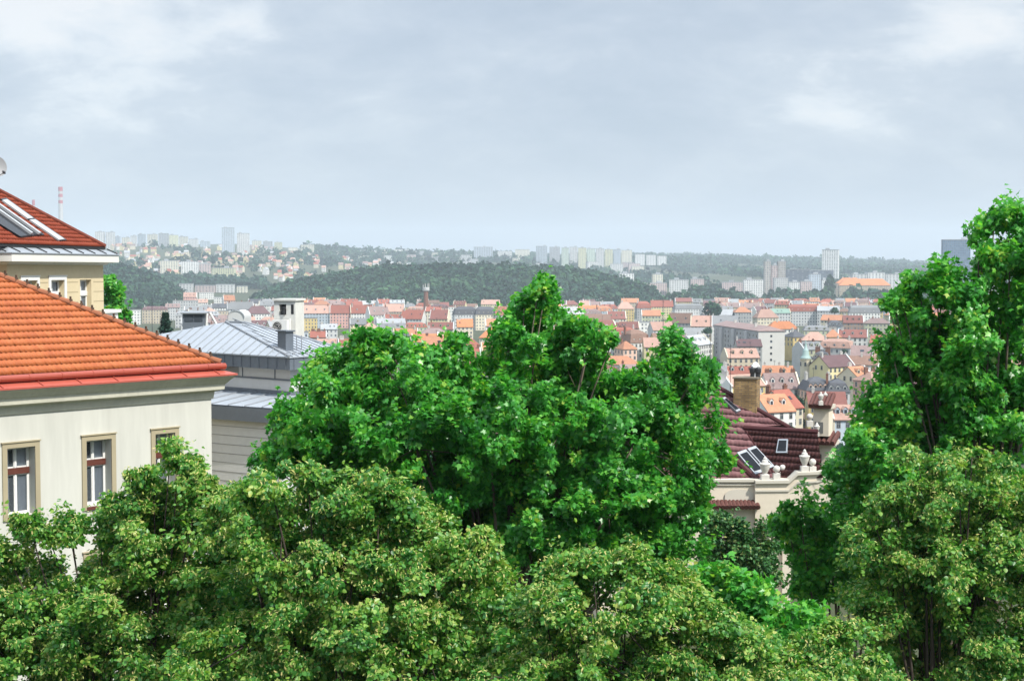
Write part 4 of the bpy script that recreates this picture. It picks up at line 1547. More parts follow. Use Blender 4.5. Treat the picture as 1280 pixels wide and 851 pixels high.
# sloping coping of the pediment
mb = MB()
pts_ = [(944, 604), (986, 603.5), (997, 593.5), (1022, 592.5), (1049, 583)]
top_ = [P(x, y, 54.75) for x, y in pts_]
mb.prism(top_ + [P(1049, 660, 54.75), P(944, 660, 54.75)], Vector((0, .55, 0)))
mb.build("pediment", m_villa, VI)
mb = MB()
for a_, b_ in zip(top_, top_[1:]):
    o_ = Vector((0, -.10, 0))
    mb.prism([a_ + o_, b_ + o_, b_ + Vector((0, .65, 0)), a_ + Vector((0, .65, 0))], ZUP * .11)
    mb.prism([a_ + Vector((0, -.05, -.32)), b_ + Vector((0, -.05, -.32)), b_ + Vector((0, .03, -.32)), a_ + Vector((0, .03, -.32))], ZUP * .07)
mb.build("pediment_coping", m_villa2, VI)


def urn(px, pyb, Y, h, kind):
    c = P(px, pyb, Y)
    k = MB()
    if kind == "urn":
        r_ = h * .165
        k.box(c + ZUP * h * .14, (r_ * .95, 0, 0), (0, r_ * .95, 0), (0, 0, h * .15))
        k.lathe(c + ZUP * h * .28, [(r_ * .85, 0), (r_ * .5, h * .04), (r_ * .6, h * .08), (r_ * 1.0, h * .22), (r_ * 1.2, h * .34), (r_ * 1.22, h * .39), (r_ * 1.38, h * .41), (r_ * 1.32, h * .45), (r_ * .85, h * .47), (r_ * .7, h * .56), (r_ * .4, h * .60), (r_ * .42, h * .65), (r_ * .1, h * .72)], 18)
        nm = "urn"
    else:
        r_ = h * .235
        k.box(c + ZUP * h * .22, (r_ * .95, 0, 0), (0, r_ * .95, 0), (0, 0, h * .22))
        k.lathe(c + ZUP * h * .44, [(r_ * .6, 0), (r_ * .4, h * .03)] + [(r_ * max(.05, math.sin(t)), h * .05 + r_ * (1 - math.cos(t))) for t in np.linspace(.4, math.pi - .05, 10)], 16)
        nm = "stone_ball"
    k.build(nm, m_stone, VI, smooth=False)


urn(956, 602, 55.0, .98, "urn")
urn(970.5, 599.5, 55.0, .58, "ball")
urn(978, 596.5, 55.6, .52, "ball")
urn(1005.5, 591, 55.0, .92, "urn")
urn(1015.5, 591, 55.0, .58, "ball")
urn(1021, 545, 56.2, .55, "urn")
urn(1012, 533, 58.5, .55, "ball")
urn(1026, 506, 56.2, .52, "urn")
urn(1031.5, 503, 57.0, .45, "urn")
# brick chimney
m_brick = bpy.data.materials.new("old_brick")
m_brick.use_nodes = True
t_ = m_brick.node_tree
bt_ = t_.nodes.new("ShaderNodeTexBrick")
bt_.inputs["Color1"].default_value = (0.34, 0.22, 0.09, 1)
bt_.inputs["Color2"].default_value = (0.20, 0.125, 0.055, 1)
bt_.inputs["Mortar"].default_value = (0.14, 0.115, 0.085, 1)
bt_.inputs["Scale"].default_value = 1.0
bt_.inputs["Brick Width"].default_value = 0.26
bt_.inputs["Row Height"].default_value = 0.078
bt_.inputs["Mortar Size"].default_value = 0.011
tcc = t_.nodes.new("ShaderNodeTexCoord")
mpp = t_.nodes.new("ShaderNodeMapping")
mpp.inputs["Rotation"].default_value = (R(90), 0, 0)
t_.links.new(tcc.outputs["Object"], mpp.inputs[0])
nz_ = t_.nodes.new("ShaderNodeTexNoise")
nz_.inputs["Scale"].default_value = 2.6
nz_.inputs["Detail"].default_value = 7
t_.links.new(tcc.outputs["Object"], nz_.inputs["Vector"])
mm_ = t_.nodes.new("ShaderNodeMix")
mm_.data_type = "RGBA"
mm_.blend_type = "OVERLAY"
mm_.inputs[0].default_value = 0.75
t_.links.new(mpp.outputs[0], bt_.inputs["Vector"])
t_.links.new(bt_.outputs["Color"], mm_.inputs[6])
t_.links.new(nz_.outputs["Fac"], mm_.inputs[7])
t_.links.new(mm_.outputs[2], t_.nodes["Principled BSDF"].inputs["Base Color"])
t_.nodes["Principled BSDF"].inputs["Roughness"].default_value = 0.95
cb = onA(935, 513)
FCh = Facade(cb, Vector((math.cos(R(-20)), math.sin(R(-20)), 0)), Vector((math.sin(R(-20)), -math.cos(R(-20)), 0)))
cu0, ctop = FCh.hit(917, 473)
cu1, _ = FCh.hit(946, 473)
k = MB()
FCh.bx(k, cu0, cu1, cb.z - 1.2, ctop, -.75, 0)
ch = k.build("chimney", m_brick, VI)
k = MB()
FCh.bx(k, cu0 - .04, cu1 + .04, ctop, ctop + .06, -.79, .04)
k.build("chimney_cap", mat("cap_concrete", (0.30, 0.26, 0.20), 0.9, 0.15, 3), ch)
for x in (938.5, 945):
    u = FCh.hit(x, 473)[0]
    k = MB()
    k.lathe(FCh.at(u, ctop + .06, -.4), [(.10, 0), (.10, .12), (.13, .2), (.13, .34), (.06, .42)], 12)
    k.build("chimney_pot", m_dkmetal, ch)
k = MB()
k.lathe(FCh.at(FCh.hit(941.5, 473)[0], ctop + .06, -.5), [(.17, 0), (.16, .3), (.19, .4), (.10, .55), (.02, .6)], 14)
k.build("chimney_cowl", m_white, ch)
# grey satellite dish hidden half in the maple, on the villa ridge
dc = P(897, 470, 63)
D2 = empty("satellite_dish", tuple(dc), 0, "grey satellite dish half hidden by the maple, left of the brick chimney", "satellite dish")
k = MB()
dn = Vector((0.25, -0.9, 0.3)).normalized()
da = dn.cross(ZUP).normalized()
db = da.cross(dn)
rings = [[dc + (da * math.cos(t) + db * math.sin(t)) * r_ + dn * q for t in np.linspace(0, 2 * math.pi, 22, endpoint=False)] for r_, q in ((0.01, 0), (.14, .01), (.28, .04), (.38, .08))]
vs = [p_ for rr in rings for p_ in rr] + [p_ - dn * .02 for rr in rings for p_ in rr]
fs = [[i * 22 + j, i * 22 + (j + 1) % 22, (i + 1) * 22 + (j + 1) % 22, (i + 1) * 22 + j] for i in range(3) for j in range(22)]
k.add(vs, fs + [[i + 88 for i in f_[::-1]] for f_ in fs])
k.build("dish", mat("dish_grey", (0, 0, 0)), D2, smooth=True)
k = MB()
k.tube([dc - dn * .05, dc - dn * .1 - ZUP * 1.4], .025, 7)
k.build("mast", m_dkmetal, D2)


# ------------------------------------------------------------------ the town
def wall_mat(name, col, win=True):
    """plaster; on far houses the window grid comes from the facade's own UV (one unit = one bay, one storey)"""
    m = bpy.data.materials.new(name)
    m.use_nodes = True
    t = m.node_tree
    b = t.nodes["Principled BSDF"]
    b.inputs["Roughness"].default_value = 0.85
    b.inputs["Specular IOR Level"].default_value = 0.25

    def mth(op, a, b_=None):
        n = t.nodes.new("ShaderNodeMath")
        n.operation = op
        for i, v in enumerate((a, b_)):
            if v is None:
                continue
            if isinstance(v, (int, float)):
                n.inputs[i].default_value = v
            else:
                t.links.new(v, n.inputs[i])
        return n.outputs[0]
    tcn = t.nodes.new("ShaderNodeTexCoord")
    oi = t.nodes.new("ShaderNodeObjectInfo")
    ns = t.nodes.new("ShaderNodeTexNoise")
    ns.inputs["Scale"].default_value = 0.22
    ns.inputs["Detail"].default_value = 6
    t.links.new(tcn.outputs["Object"], ns.inputs["Vector"])
    f = mth("ADD", mth("MULTIPLY", mth("SUBTRACT", ns.outputs["Fac"], 0.5), 0.5), mth("ADD", mth("MULTIPLY", oi.outputs["Random"], 0.3), 0.85))
    vm = t.nodes.new("ShaderNodeVectorMath")
    vm.operation = "SCALE"
    vm.inputs[0].default_value = [c * 0.88 for c in col]
    t.links.new(f, vm.inputs["Scale"])
    src = vm.outputs[0]
    if win:
        sp = t.nodes.new("ShaderNodeSeparateXYZ")
        t.links.new(tcn.outputs["UV"], sp.inputs[0])
        fu, fv = mth("FRACT", sp.outputs[0]), mth("FRACT", sp.outputs[1])

        def band(x, a, b_):
            return mth("MULTIPLY", mth("GREATER_THAN", x, a), mth("LESS_THAN", x, b_))
        mask = mth("MULTIPLY", band(fu, 0.30, 0.70), band(fv, 0.24, 0.76))
        fl = t.nodes.new("ShaderNodeVectorMath")
        fl.operation = "FLOOR"
        t.links.new(tcn.outputs["UV"], fl.inputs[0])
        wn_ = t.nodes.new("ShaderNodeTexWhiteNoise")
        wn_.noise_dimensions = "3D"
        t.links.new(fl.outputs[0], wn_.inputs["Vector"])
        wr = t.nodes.new("ShaderNodeMix")
        wr.data_type = "RGBA"
        wr.inputs[6].default_value = (0.035, 0.045, 0.06, 1)
        wr.inputs[7].default_value = (0.20, 0.22, 0.25, 1)
        t.links.new(wn_.outputs["Value"], wr.inputs[0])
        mx = t.nodes.new("ShaderNodeMix")
        mx.data_type = "RGBA"
        t.links.new(mask, mx.inputs[0])
        t.links.new(src, mx.inputs[6])
        t.links.new(wr.outputs[2], mx.inputs[7])
        src = mx.outputs[2]
    t.links.new(src, b.inputs["Base Color"])
    return m


WALLS = {"white": (.70, .70, .67), "cream": (.66, .60, .46), "yellow": (.60, .47, .20), "pale yellow": (.66, .58, .33), "beige": (.50, .43, .32), "grey": (.36, .37, .37), "pale grey": (.54, .55, .55),
         "pink": (.62, .36, .31), "salmon": (.66, .46, .36), "greenish": (.46, .48, .33), "pale blue": (.47, .54, .60), "brown": (.30, .22, .17)}
ROOFS = {"orange": (.54, .25, .14), "bright orange": (.62, .24, .10), "salmon": (.55, .34, .27), "red": (.38, .125, .085), "dark red": (.26, .10, .08), "brown": (.25, .15, .11), "plum": (.18, .10, .105),
         "mauve": (.31, .22, .205), "slate grey": (.11, .115, .13), "grey": (.27, .28, .29), "pale grey": (.45, .47, .49), "green": (.22, .34, .28)}
MW = {k: wall_mat("plaster_" + k.replace(" ", "_") + "_windows", c) for k, c in WALLS.items()}
MP = {k: wall_mat("plaster_" + k.replace(" ", "_") + "_plain", c, False) for k, c in WALLS.items()}
MR = {k: mat("roof_" + k.replace(" ", "_"), c, 0.8, 0.13, 0.16, var2=0.16, scale2=1.1, rand=0.18) for k, c in ROOFS.items()}
m_chim = {"white": mat("chimney_white", (.66, .65, .61), 0.9, 0.1, 1), "brick": mat("chimney_brick", (.28, .13, .085), 0.9, 0.15, 1)}
m_wing = mat("house_window", (0.05, 0.06, 0.075), 0.15, 0.3, 0.5, rand=0.6)
m_wfr = mat("house_window_frame", (0.62, 0.61, 0.57), 0.7, 0.05, 1)
MC = {}


def mesh_uv(name, v, f, uv, mis, nm):
    me = bpy.data.meshes.new(name)
    me.from_pydata(v, [], f)
    if uv:
        l = me.uv_layers.new(name="UVMap")
        l.data.foreach_set("uv", [c for face in uv for p_ in face for c in p_])
    for _ in range(nm):
        me.materials.append(MP["white"])
    if mis:
        me.polygons.foreach_set("material_index", mis)
    me.update()
    return me


def q2(x, s=1.0):
    return round(x / s) * s


def wall_mesh(w, d, h, kind, rh):
    key = ("wall", w, d, h, kind, rh)
    if key in MC:
        return MC[key]
    nb, nd, nf = max(2, round(w / 2.9)), max(2, round(d / 3.2)), max(2, round(h / 3.3))
    a, b = w / 2, d / 2
    v, f, uv = [], [], []

    def face(ps, us):
        k = len(v)
        v.extend(ps)
        f.append(list(range(k, k + len(ps))))
        uv.append(us)
    z0 = -8.0
    e0 = z0 / h * nf
    face([(-a, -b, z0), (a, -b, z0), (a, -b, h), (-a, -b, h)], [(0, e0), (nb, e0), (nb, nf), (0, nf)])
    face([(a, b, z0), (-a, b, z0), (-a, b, h), (a, b, h)], [(0, e0), (nb, e0), (nb, nf), (0, nf)])
    blank = kind == "gable"
    for s in (1, -1):
        us = [(0.05, 0.05)] * 4 if blank else [(0, e0), (nd, e0), (nd, nf), (0, nf)]
        face([(s * a, -s * b, z0), (s * a, s * b, z0), (s * a, s * b, h), (s * a, -s * b, h)], us)
        if kind == "gable":
            face([(s * a, -s * b, h), (s * a, s * b, h), (s * a, 0, h + rh)], [(0.05, 0.05)] * 3)
    if kind == "flat":
        face([(-a, -b, h), (a, -b, h), (a, b, h), (-a, b, h)], [(0.05, 0.05)] * 4)
    MC[key] = mesh_uv("wall", v, f, uv, None, 1)
    return MC[key]


def roof_mesh(w, d, h, kind, rh):
    key = ("roof", w, d, h, kind, rh)
    if key in MC:
        return MC[key]
    a, b, o = w / 2, d / 2, 0.45
    v, f = [], []

    def slab(ps, th=0.28):
        k = len(v)
        n = len(ps)
        v.extend(ps)
        v.extend([(x, y, z + th) for x, y, z in ps])
        f.append(list(range(k, k + n))[::-1])
        f.append(list(range(k + n, k + 2 * n)))
        for i in range(n):
            j = (i + 1) % n
            f.append([k + i, k + j, k + n + j, k + n + i])
    dz = o * rh / b
    if kind == "gable":
        slab([(-a - .2, -b - o, h - dz), (a + .2, -b - o, h - dz), (a + .2, 0, h + rh), (-a - .2, 0, h + rh)])
        slab([(a + .2, b + o, h - dz), (-a - .2, b + o, h - dz), (-a - .2, 0, h + rh), (a + .2, 0, h + rh)])
    elif kind == "hip":
        k = max(0.5, a - b * .9)
        A_, B_, C_2, D_2 = (-a - o, -b - o, h), (a + o, -b - o, h), (a + o, b + o, h), (-a - o, b + o, h)
        r1, r2 = (-k, 0, h + rh), (k, 0, h + rh)
        slab([A_, B_, r2, r1], .2)
        slab([C_2, D_2, r1, r2], .2)
        slab([B_, C_2, r2], .2)
        slab([D_2, A_, r1], .2)
    elif kind == "mansard":
        i1, h1 = 1.3, h + rh * .68
        lo = [(-a - .3, -b - .3, h), (a + .3, -b - .3, h), (a + .3, b + .3, h), (-a - .3, b + .3, h)]
        hi = [(-a + i1, -b + i1, h1), (a - i1, -b + i1, h1), (a - i1, b - i1, h1), (-a + i1, b - i1, h1)]
        for i in range(4):
            j = (i + 1) % 4
            slab([lo[i], lo[j], hi[j], hi[i]], .2)
        r1, r2 = (-a + i1 + 3, 0, h + rh), (a - i1 - 3, 0, h + rh)
        for ps in ([hi[0], hi[1], r2, r1], [hi[2], hi[3], r1, r2], [hi[1], hi[2], r2], [hi[3], hi[0], r1]):
            slab(ps, .2)
    else:
        for ps in ([(-a - .1, -b - .1, h), (a + .1, -b - .1, h), (a + .1, -b + .35, h), (-a - .1, -b + .35, h)], [(-a - .1, b - .35, h), (a + .1, b - .35, h), (a + .1, b + .1, h), (-a - .1, b + .1, h)],
                   [(-a - .1, -b + .35, h), (-a + .35, -b + .35, h), (-a + .35, b - .35, h), (-a - .1, b - .35, h)], [(a - .35, -b + .35, h), (a + .1, -b + .35, h), (a + .1, b - .35, h), (a - .35, b - .35, h)]):
            slab(ps, .7)
        slab([(-a + .35, -b + .35, h + .01), (a - .35, -b + .35, h + .01), (a - .35, b - .35, h + .01), (-a + .35, b - .35, h + .01)], .2)
    MC[key] = mesh_uv("roof", v, f, None, None, 1)
    return MC[key]


def box_list(v, f, x0, x1, y0, y1, z0, z1):
    k = len(v)
    v.extend([(x, y, z) for z in (z0, z1) for y in (y0, y1) for x in (x0, x1)])
    f.extend([[k + i for i in q] for q in ([0, 2, 3, 1], [4, 5, 7, 6], [0, 1, 5, 4], [2, 6, 7, 3], [0, 4, 6, 2], [1, 3, 7, 5])])


def small_mesh(kind, arg=0):
    key = (kind, arg)
    if key in MC:
        return MC[key]
    v, f, mi = [], [], None
    if kind == "chimney":
        wd = (.9, 1.5, 2.3)[arg]
        box_list(v, f, -wd / 2, wd / 2, -.4, .4, -2.5, 1.5)
        box_list(v, f, -wd / 2 - .1, wd / 2 + .1, -.5, .5, 1.503, 1.68)
        for i in range(arg + 1):
            x = (i + .5) / (arg + 1) * wd - wd / 2
            box_list(v, f, x - .17, x + .17, -.17, .17, 1.683, 2.2)
    elif kind == "dormer":
        b_ = 1.3
        v += [(-b_ / 2, 0, 0), (b_ / 2, 0, 0), (b_ / 2, 0, 1.5), (0, 0, 2.1), (-b_ / 2, 0, 1.5), (-b_ / 2, 3, 0), (b_ / 2, 3, 0), (b_ / 2, 3, 1.5), (0, 3, 2.1), (-b_ / 2, 3, 1.5)]
        f += [[0, 1, 2, 3, 4], [1, 6, 7, 2], [5, 0, 4, 9]]
        mi = [0, 0, 0]
        v += [(-.9, -.15, 1.4), (0, -.15, 2.25), (.9, -.15, 1.4), (-.9, 3, 1.4), (0, 3, 2.25), (.9, 3, 1.4)]
        f += [[10, 11, 14, 13], [11, 12, 15, 14]]
        mi += [1, 1]
        k = len(v)
        box_list(v, f, -.42, .42, -.05, -.01, .35, 1.4)
        mi += [2] * 6
    elif kind == "skylight":
        box_list(v, f, -.5, .5, -.75, .75, 0, .14)
    elif kind == "aerial":
        box_list(v, f, -.05, .05, -.05, .05, 0, 2.6 + arg)
        for k_2 in range(3):
            box_list(v, f, -.55, .55, -.04, .04, 1.9 + arg + k_2 * .27, 1.97 + arg + k_2 * .27)
    elif kind == "window":
        box_list(v, f, -.62, .62, -.10, -.004, -.98, .98)
        mi = [0] * 6
        for x0, x1 in ((-.5, -.05), (.05, .5)):
            box_list(v, f, x0, x1, -.13, -.103, -.86, .25)
            box_list(v, f, x0, x1, -.13, -.103, .35, .86)
        mi += [1] * 24
    MC[key] = mesh_uv(kind, v, f, None, mi, 3 if kind == "dormer" else 2 if kind == "window" else 1)
    return MC[key]


def party_mesh(d, h, rh):
    key = ("party", d, h, rh)
    if key not in MC:
        b, t = d / 2 + .15, .24
        pr = [(-b, -8), (b, -8), (b, h + .35), (b * .12, h + rh + .55), (-b * .12, h + rh + .55), (-b, h + .35)]
        v = [(-t, y, z) for y, z in pr] + [(t, y, z) for y, z in pr]
        n = len(pr)
        f = [list(range(n))[::-1], list(range(n, 2 * n))] + [[i, (i + 1) % n, (i + 1) % n + n, i + n] for i in range(n)]
        MC[key] = mesh_uv("party_wall", v, f, None, None, 1)
    return MC[key]


def inst(name, me, parent, loc=(0, 0, 0), rz=0.0, mats=(), rx=0.0):
    o = bpy.data.objects.new(name, me)
    COL.objects.link(o)
    o.parent = parent
    o.location = loc
    o.rotation_euler = (rx, 0, rz)
    for i, m_ in enumerate(mats):
        o.material_slots[i].link = "OBJECT"
        o.material_slots[i].material = m_
    return o


HOUSES = []     # dicts, turned into objects (the largest) or into one far mass (the rest)


def spec(cx, ye, wpx, rise, roof, wall, rot=0.0, kind="gable", e=15.0, hand=True, chim=None, dorm=0, dep=None, name="town_house", wins=None, dface=None):
    Y = (CZ - e) * F / (ye - HOR)
    w = q2(max(8, wpx * Y / F / max(.45, math.cos(R(rot)))), 2.0)
    d = dep or 12.0
    b = d / 2
    rh = q2(min(7.5, max(2.2, rise * Y / F * 1.0 + b * 0.04)), 0.5) if kind != "flat" else 0.8
    HOUSES.append(dict(px=cx, ye=ye, wpx=wpx, Y=Y, w=w, d=d, h=q2(e, 1.0), rh=rh, roof=roof, wall=wall, rot=rot, kind=kind, hand=hand, chim=chim, dorm=dorm, name=name, wins=wins))


# houses the photograph shows clearly: place across, eave row, width and roof rise in photo pixels, colours, turn
for s_ in [
    (905, 406, 34, 11, "grey", "white", -12, "gable"), (977, 411, 38, 9, "bright orange", "white", 4, "hip"), (957, 397, 28, 14, "salmon", "cream", 12, "hip"), (974, 391, 24, 5, "green", "pale grey", 5, "gable"),
    (994, 421, 20, 7, "slate grey", "yellow", 20, "hip"), (925, 446, 38, 9, "salmon", "beige", 8, "gable"), (925, 466, 44, 7, "red", "pale grey", 5, "gable"), (972, 470, 34, 11, "orange", "cream", -14, "gable"),
    (1066, 421, 33, 8, "dark red", "white", -14, "gable"), (1041, 421, 19, 8, "orange", "yellow", -10, "hip"), (1082, 445, 34, 12, "mauve", "salmon", -16, "gable"), (1040, 457, 36, 12, "plum", "pale yellow", 32, "gable"),
    (1069, 471, 18, 11, "orange", "cream", 30, "gable"), (1089, 476, 20, 10, "salmon", "pink", 24, "hip"), (1028, 448, 20, 10, "slate grey", "cream", -20, "mansard"), (1020, 413, 30, 6, "grey", "greenish", -6, "mansard"),
    (1043, 408, 20, 7, "slate grey", "pale blue", -6, "mansard"), (1066, 403, 25, 8, "dark red", "brown", -8, "gable"), (1096, 404, 30, 6, "mauve", "greenish", -10, "hip"), (1004, 389, 40, 8, "red", "pale grey", -3, "mansard"),
    (1014, 386, 20, 6, "bright orange", "cream", -3, "gable"), (1080, 391, 38, 9, "grey", "white", -6, "mansard"),
    (974, 484, 44, 17, "mauve", "white", 6, "gable"), (1020, 487, 32, 14, "slate grey", "salmon", 4, "mansard"), (1046, 489, 24, 15, "slate grey", "pale grey", -8, "mansard"), (1032, 504, 50, 12, "dark red", "yellow", -6, "gable"),
    (975, 508, 26, 18, "red", "cream", 38, "gable"), (963, 512, 34, 18, "orange", "white", 24, "gable"), (1052, 522, 34, 14, "salmon", "pale blue", 4, "gable"), (1010, 436, 24, 8, "grey", "greenish", 20, "gable"),
    (1106, 428, 30, 9, "red", "pale grey", -20, "gable"), (1112, 446, 30, 12, "salmon", "cream", -30, "gable"), (1118, 462, 30, 11, "orange", "white", -24, "gable"), (935, 432, 30, 7, "plum", "grey", 0, "gable"),
    (395, 391, 38, 9, "salmon", "pale blue", 4, "gable"), (428, 391, 30, 11, "red", "pink", 4, "gable"), (452, 391, 28, 12, "red", "white", 10, "gable"), (472, 393, 24, 13, "mauve", "white", 26, "gable"),
    (492, 389, 26, 12, "salmon", "beige", 6, "gable"), (517, 398, 28, 11, "red", "white", -18, "gable"), (385, 398, 22, 5, "grey", "yellow", 6, "flat"), (411, 411, 22, 6, "pale grey", "pale grey", 10, "gable"), (398, 421, 20, 6, "red", "brown", 6, "gable"),
    (581, 393, 28, 13, "slate grey", "pale grey", 12, "mansard"), (606, 393, 26, 13, "slate grey", "cream", 12, "mansard"), (630, 393, 22, 13, "red", "pale grey", 10, "gable"), (581, 408, 20, 9, "bright orange", "cream", 4, "gable"),
    (620, 407, 26, 8, "orange", "white", 4, "gable"), (617, 422, 30, 12, "bright orange", "cream", -10, "hip"), (613, 438, 22, 9, "orange", "white", 8, "gable"), (552, 438, 40, 18, "orange", "cream", 4, "gable"), (550, 398, 22, 10, "dark red", "pale yellow", -10, "gable"),
    (804, 385, 17, 11, "red", "grey", 6, "mansard"), (781, 386, 20, 8, "salmon", "yellow", 8, "hip"), (827, 383, 28, 7, "red", "pale yellow", 3, "gable"), (860, 386, 36, 6, "grey", "pale grey", 6, "mansard"),
    (852, 403, 30, 11, "brown", "grey", -20, "gable"), (877, 407, 26, 13, "salmon", "beige", -10, "gable"), (808, 403, 26, 6, "pale grey", "white", 6, "flat"), (793, 428, 26, 15, "brown", "white", 30, "mansard"),
    (868, 430, 26, 10, "pale grey", "white", 62, "gable"), (782, 436, 18, 9, "orange", "salmon", 20, "hip"), (826, 412, 28, 9, "salmon", "pale grey", 14, "gable"), (770, 398, 22, 8, "dark red", "cream", 4, "gable"),
    (194, 387, 30, 4, "plum", "beige", 8, "mansard"), (168, 388, 14, 2, "pale grey", "white", 8, "flat"), (322, 392, 26, 9, "plum", "white", 20, "hip"), (300, 386, 30, 8, "grey", "pale grey", 16, "gable"), (258, 366, 18, 2, "pale grey", "white", 14, "flat"),
    (232, 376, 30, 3, "grey", "pale grey", 12, "flat"), (238, 371, 16, 5, "salmon", "pink", 6, "gable"), (276, 372, 16, 4, "pale grey", "white", 10, "flat"), (286, 375, 14, 6, "orange", "salmon", 20, "gable"), (216, 384, 18, 4, "mauve", "pale grey", 10, "gable"),
]:
    spec(*s_[:6], rot=s_[6], kind=s_[7], e=(20.0 if s_[0] < 300 and s_[1] < 378 else 15.0))

rt = random.Random(77)
roof_w = [("salmon", 16), ("red", 15), ("dark red", 13), ("orange", 12), ("brown", 9), ("plum", 8), ("mauve", 10), ("slate grey", 8), ("grey", 8), ("pale grey", 5), ("bright orange", 5)]
wall_w = [("white", 14), ("cream", 16), ("pale yellow", 9), ("yellow", 5), ("beige", 10), ("grey", 8), ("pale grey", 14), ("pink", 4), ("salmon", 5), ("greenish", 7), ("pale blue", 5)]


def pick(ws):
    return rt.choices([k for k, _ in ws], [w for _, w in ws])[0]


HANDS = list(HOUSES)
for ye in (377.5, 379.5, 382, 385, 389, 393.5, 398.5, 404, 410, 417, 425, 434, 444, 455, 467, 480, 494):
    x = 150 + rt.uniform(0, 10)
    while x < 1150:
        e = rt.uniform(12.5, 17.5)
        y = ye + rt.uniform(-1.6, 1.6)
        Y = (CZ - e) * F / (y - HOR)
        wm = rt.uniform(11, 22)
        rot = rt.choice([8, 10, 12, 14, 26]) if x < 500 else rt.choice([0, 6, -8, 10, 24]) if x < 880 else rt.choice([-8, -12, -16, -28, 24, 4])
        wpx = wm * math.cos(R(rot)) * F / Y
        cx = x + wpx / 2
        x += wpx * rt.uniform(1.0, 1.12)
        if (325 < cx < 560 and y > 443) or (559 < cx < 905 and y > 474) or (cx < 330 and y > 411) or (cx < 222 and y > 395) or cx > 1140 or (cx > 1090 and y > 480):
            continue
        if y < 380.5 and (cx < 240 or 545 < cx < 600):
            continue
        if 885 < cx < 990 and 408 < y < 462:
            continue
        if any(abs(h_["px"] - cx) < .42 * (h_["wpx"] + wpx) and -9 < h_["ye"] - y < 8 for h_ in HANDS):
            continue
        kind = rt.choices(["gable", "hip", "mansard", "flat"], [66, 16, 13, 5])[0]
        rise = rt.uniform(3.0, 5.0) * F / Y
        spec(cx, y, wpx, rise, rt.choice(["grey", "pale grey", "slate grey", "plum", "mauve", "salmon"]) if cx < 345 else pick(roof_w), rt.choice(["white", "pale grey", "beige", "white"]) if cx < 345 else pick(wall_w), rot, kind, e=e, hand=False)

rt3 = random.Random(3)
for ye in (379.5, 382, 386, 391, 398, 406, 416, 428, 444, 462, 484):     # the town goes on behind the tall maple
    x = 1145.0 if ye < 470 else 1100.0
    while x < 1750:
        e = rt3.uniform(12.5, 17.5)
        y = ye + rt3.uniform(-1.6, 1.6)
        Y = (CZ - e) * F / (y - HOR)
        wpx = rt3.uniform(11, 22) * F / Y
        spec(x + wpx / 2, y, wpx, rt3.uniform(3, 5) * F / Y, rt3.choice([k for k, _ in roof_w]), rt3.choice([k for k, _ in wall_w]), rt3.choice([-8, -16, -28, 24]), "gable", e=e, hand=False)
        HOUSES[-1]["behind"] = True
        x += wpx * rt3.uniform(1.0, 1.3)

for h_ in HOUSES:
    h_["X"] = P(h_["px"], h_["ye"], h_["Y"]).x
    h_["chim"] = rt.choices([0, 1, 2, 3], [6, 38, 38, 18])[0] if h_["kind"] != "flat" else rt.choice([0, 1])
    h_["cm"] = rt.choices(["white", "brick"], [62, 38])[0]
    h_["dorm"] = (rt.choice([3, 4, 5]) if h_["kind"] == "mansard" else rt.choice([0, 0, 0, 2, 3]) if h_["kind"] == "gable" else 0)
    h_["sky"] = rt.choice([0, 0, 1, 2, 3]) if h_["kind"] == "gable" and not h_["dorm"] else 0
    h_["cs"] = rt.choice([0, 0, 1, 1, 2])
    h_["score"] = h_["wpx"] * h_["rh"] / h_["Y"] + (99 if h_["hand"] else 0) - (99 if h_.get("behind") else 0)
HOUSES.sort(key=lambda h_: -h_["score"])
NBIG = 292
LAND = [("the grey apartment block", 936, 430), ("the turquoise spire", 1007, 434), ("the brick tower below the wooded hill", 533, 372), ("the white vent housing", 358, 396), ("the villa's brick chimney", 934, 500),
        ("the pointed top of the broad maple", 674, 350), ("the right shoulder of the broad maple", 840, 425), ("the beige corner house", 200, 397), ("the tall maple", 1110, 400), ("the concrete tower cluster", 970, 360), ("the long orange-roofed institute", 1078, 362)]
KW = {"gable": "gabled", "hip": "hipped", "mansard": "mansard", "flat": "flat"}


def where(px, py):
    best = min(LAND, key=lambda l_: (l_[1] - px) ** 2 + ((l_[2] - py) * 2.2) ** 2)
    dx, dy = px - best[1], py - best[2]
    if abs(dx) > 14 and abs(dx) > abs(dy) * .8:
        q = "right of" if dx > 0 else "left of"
        if abs(dx) > 60:
            q = "well " + q
    else:
        q = "below" if dy > 0 else "beyond"
    return q + " " + best[0]


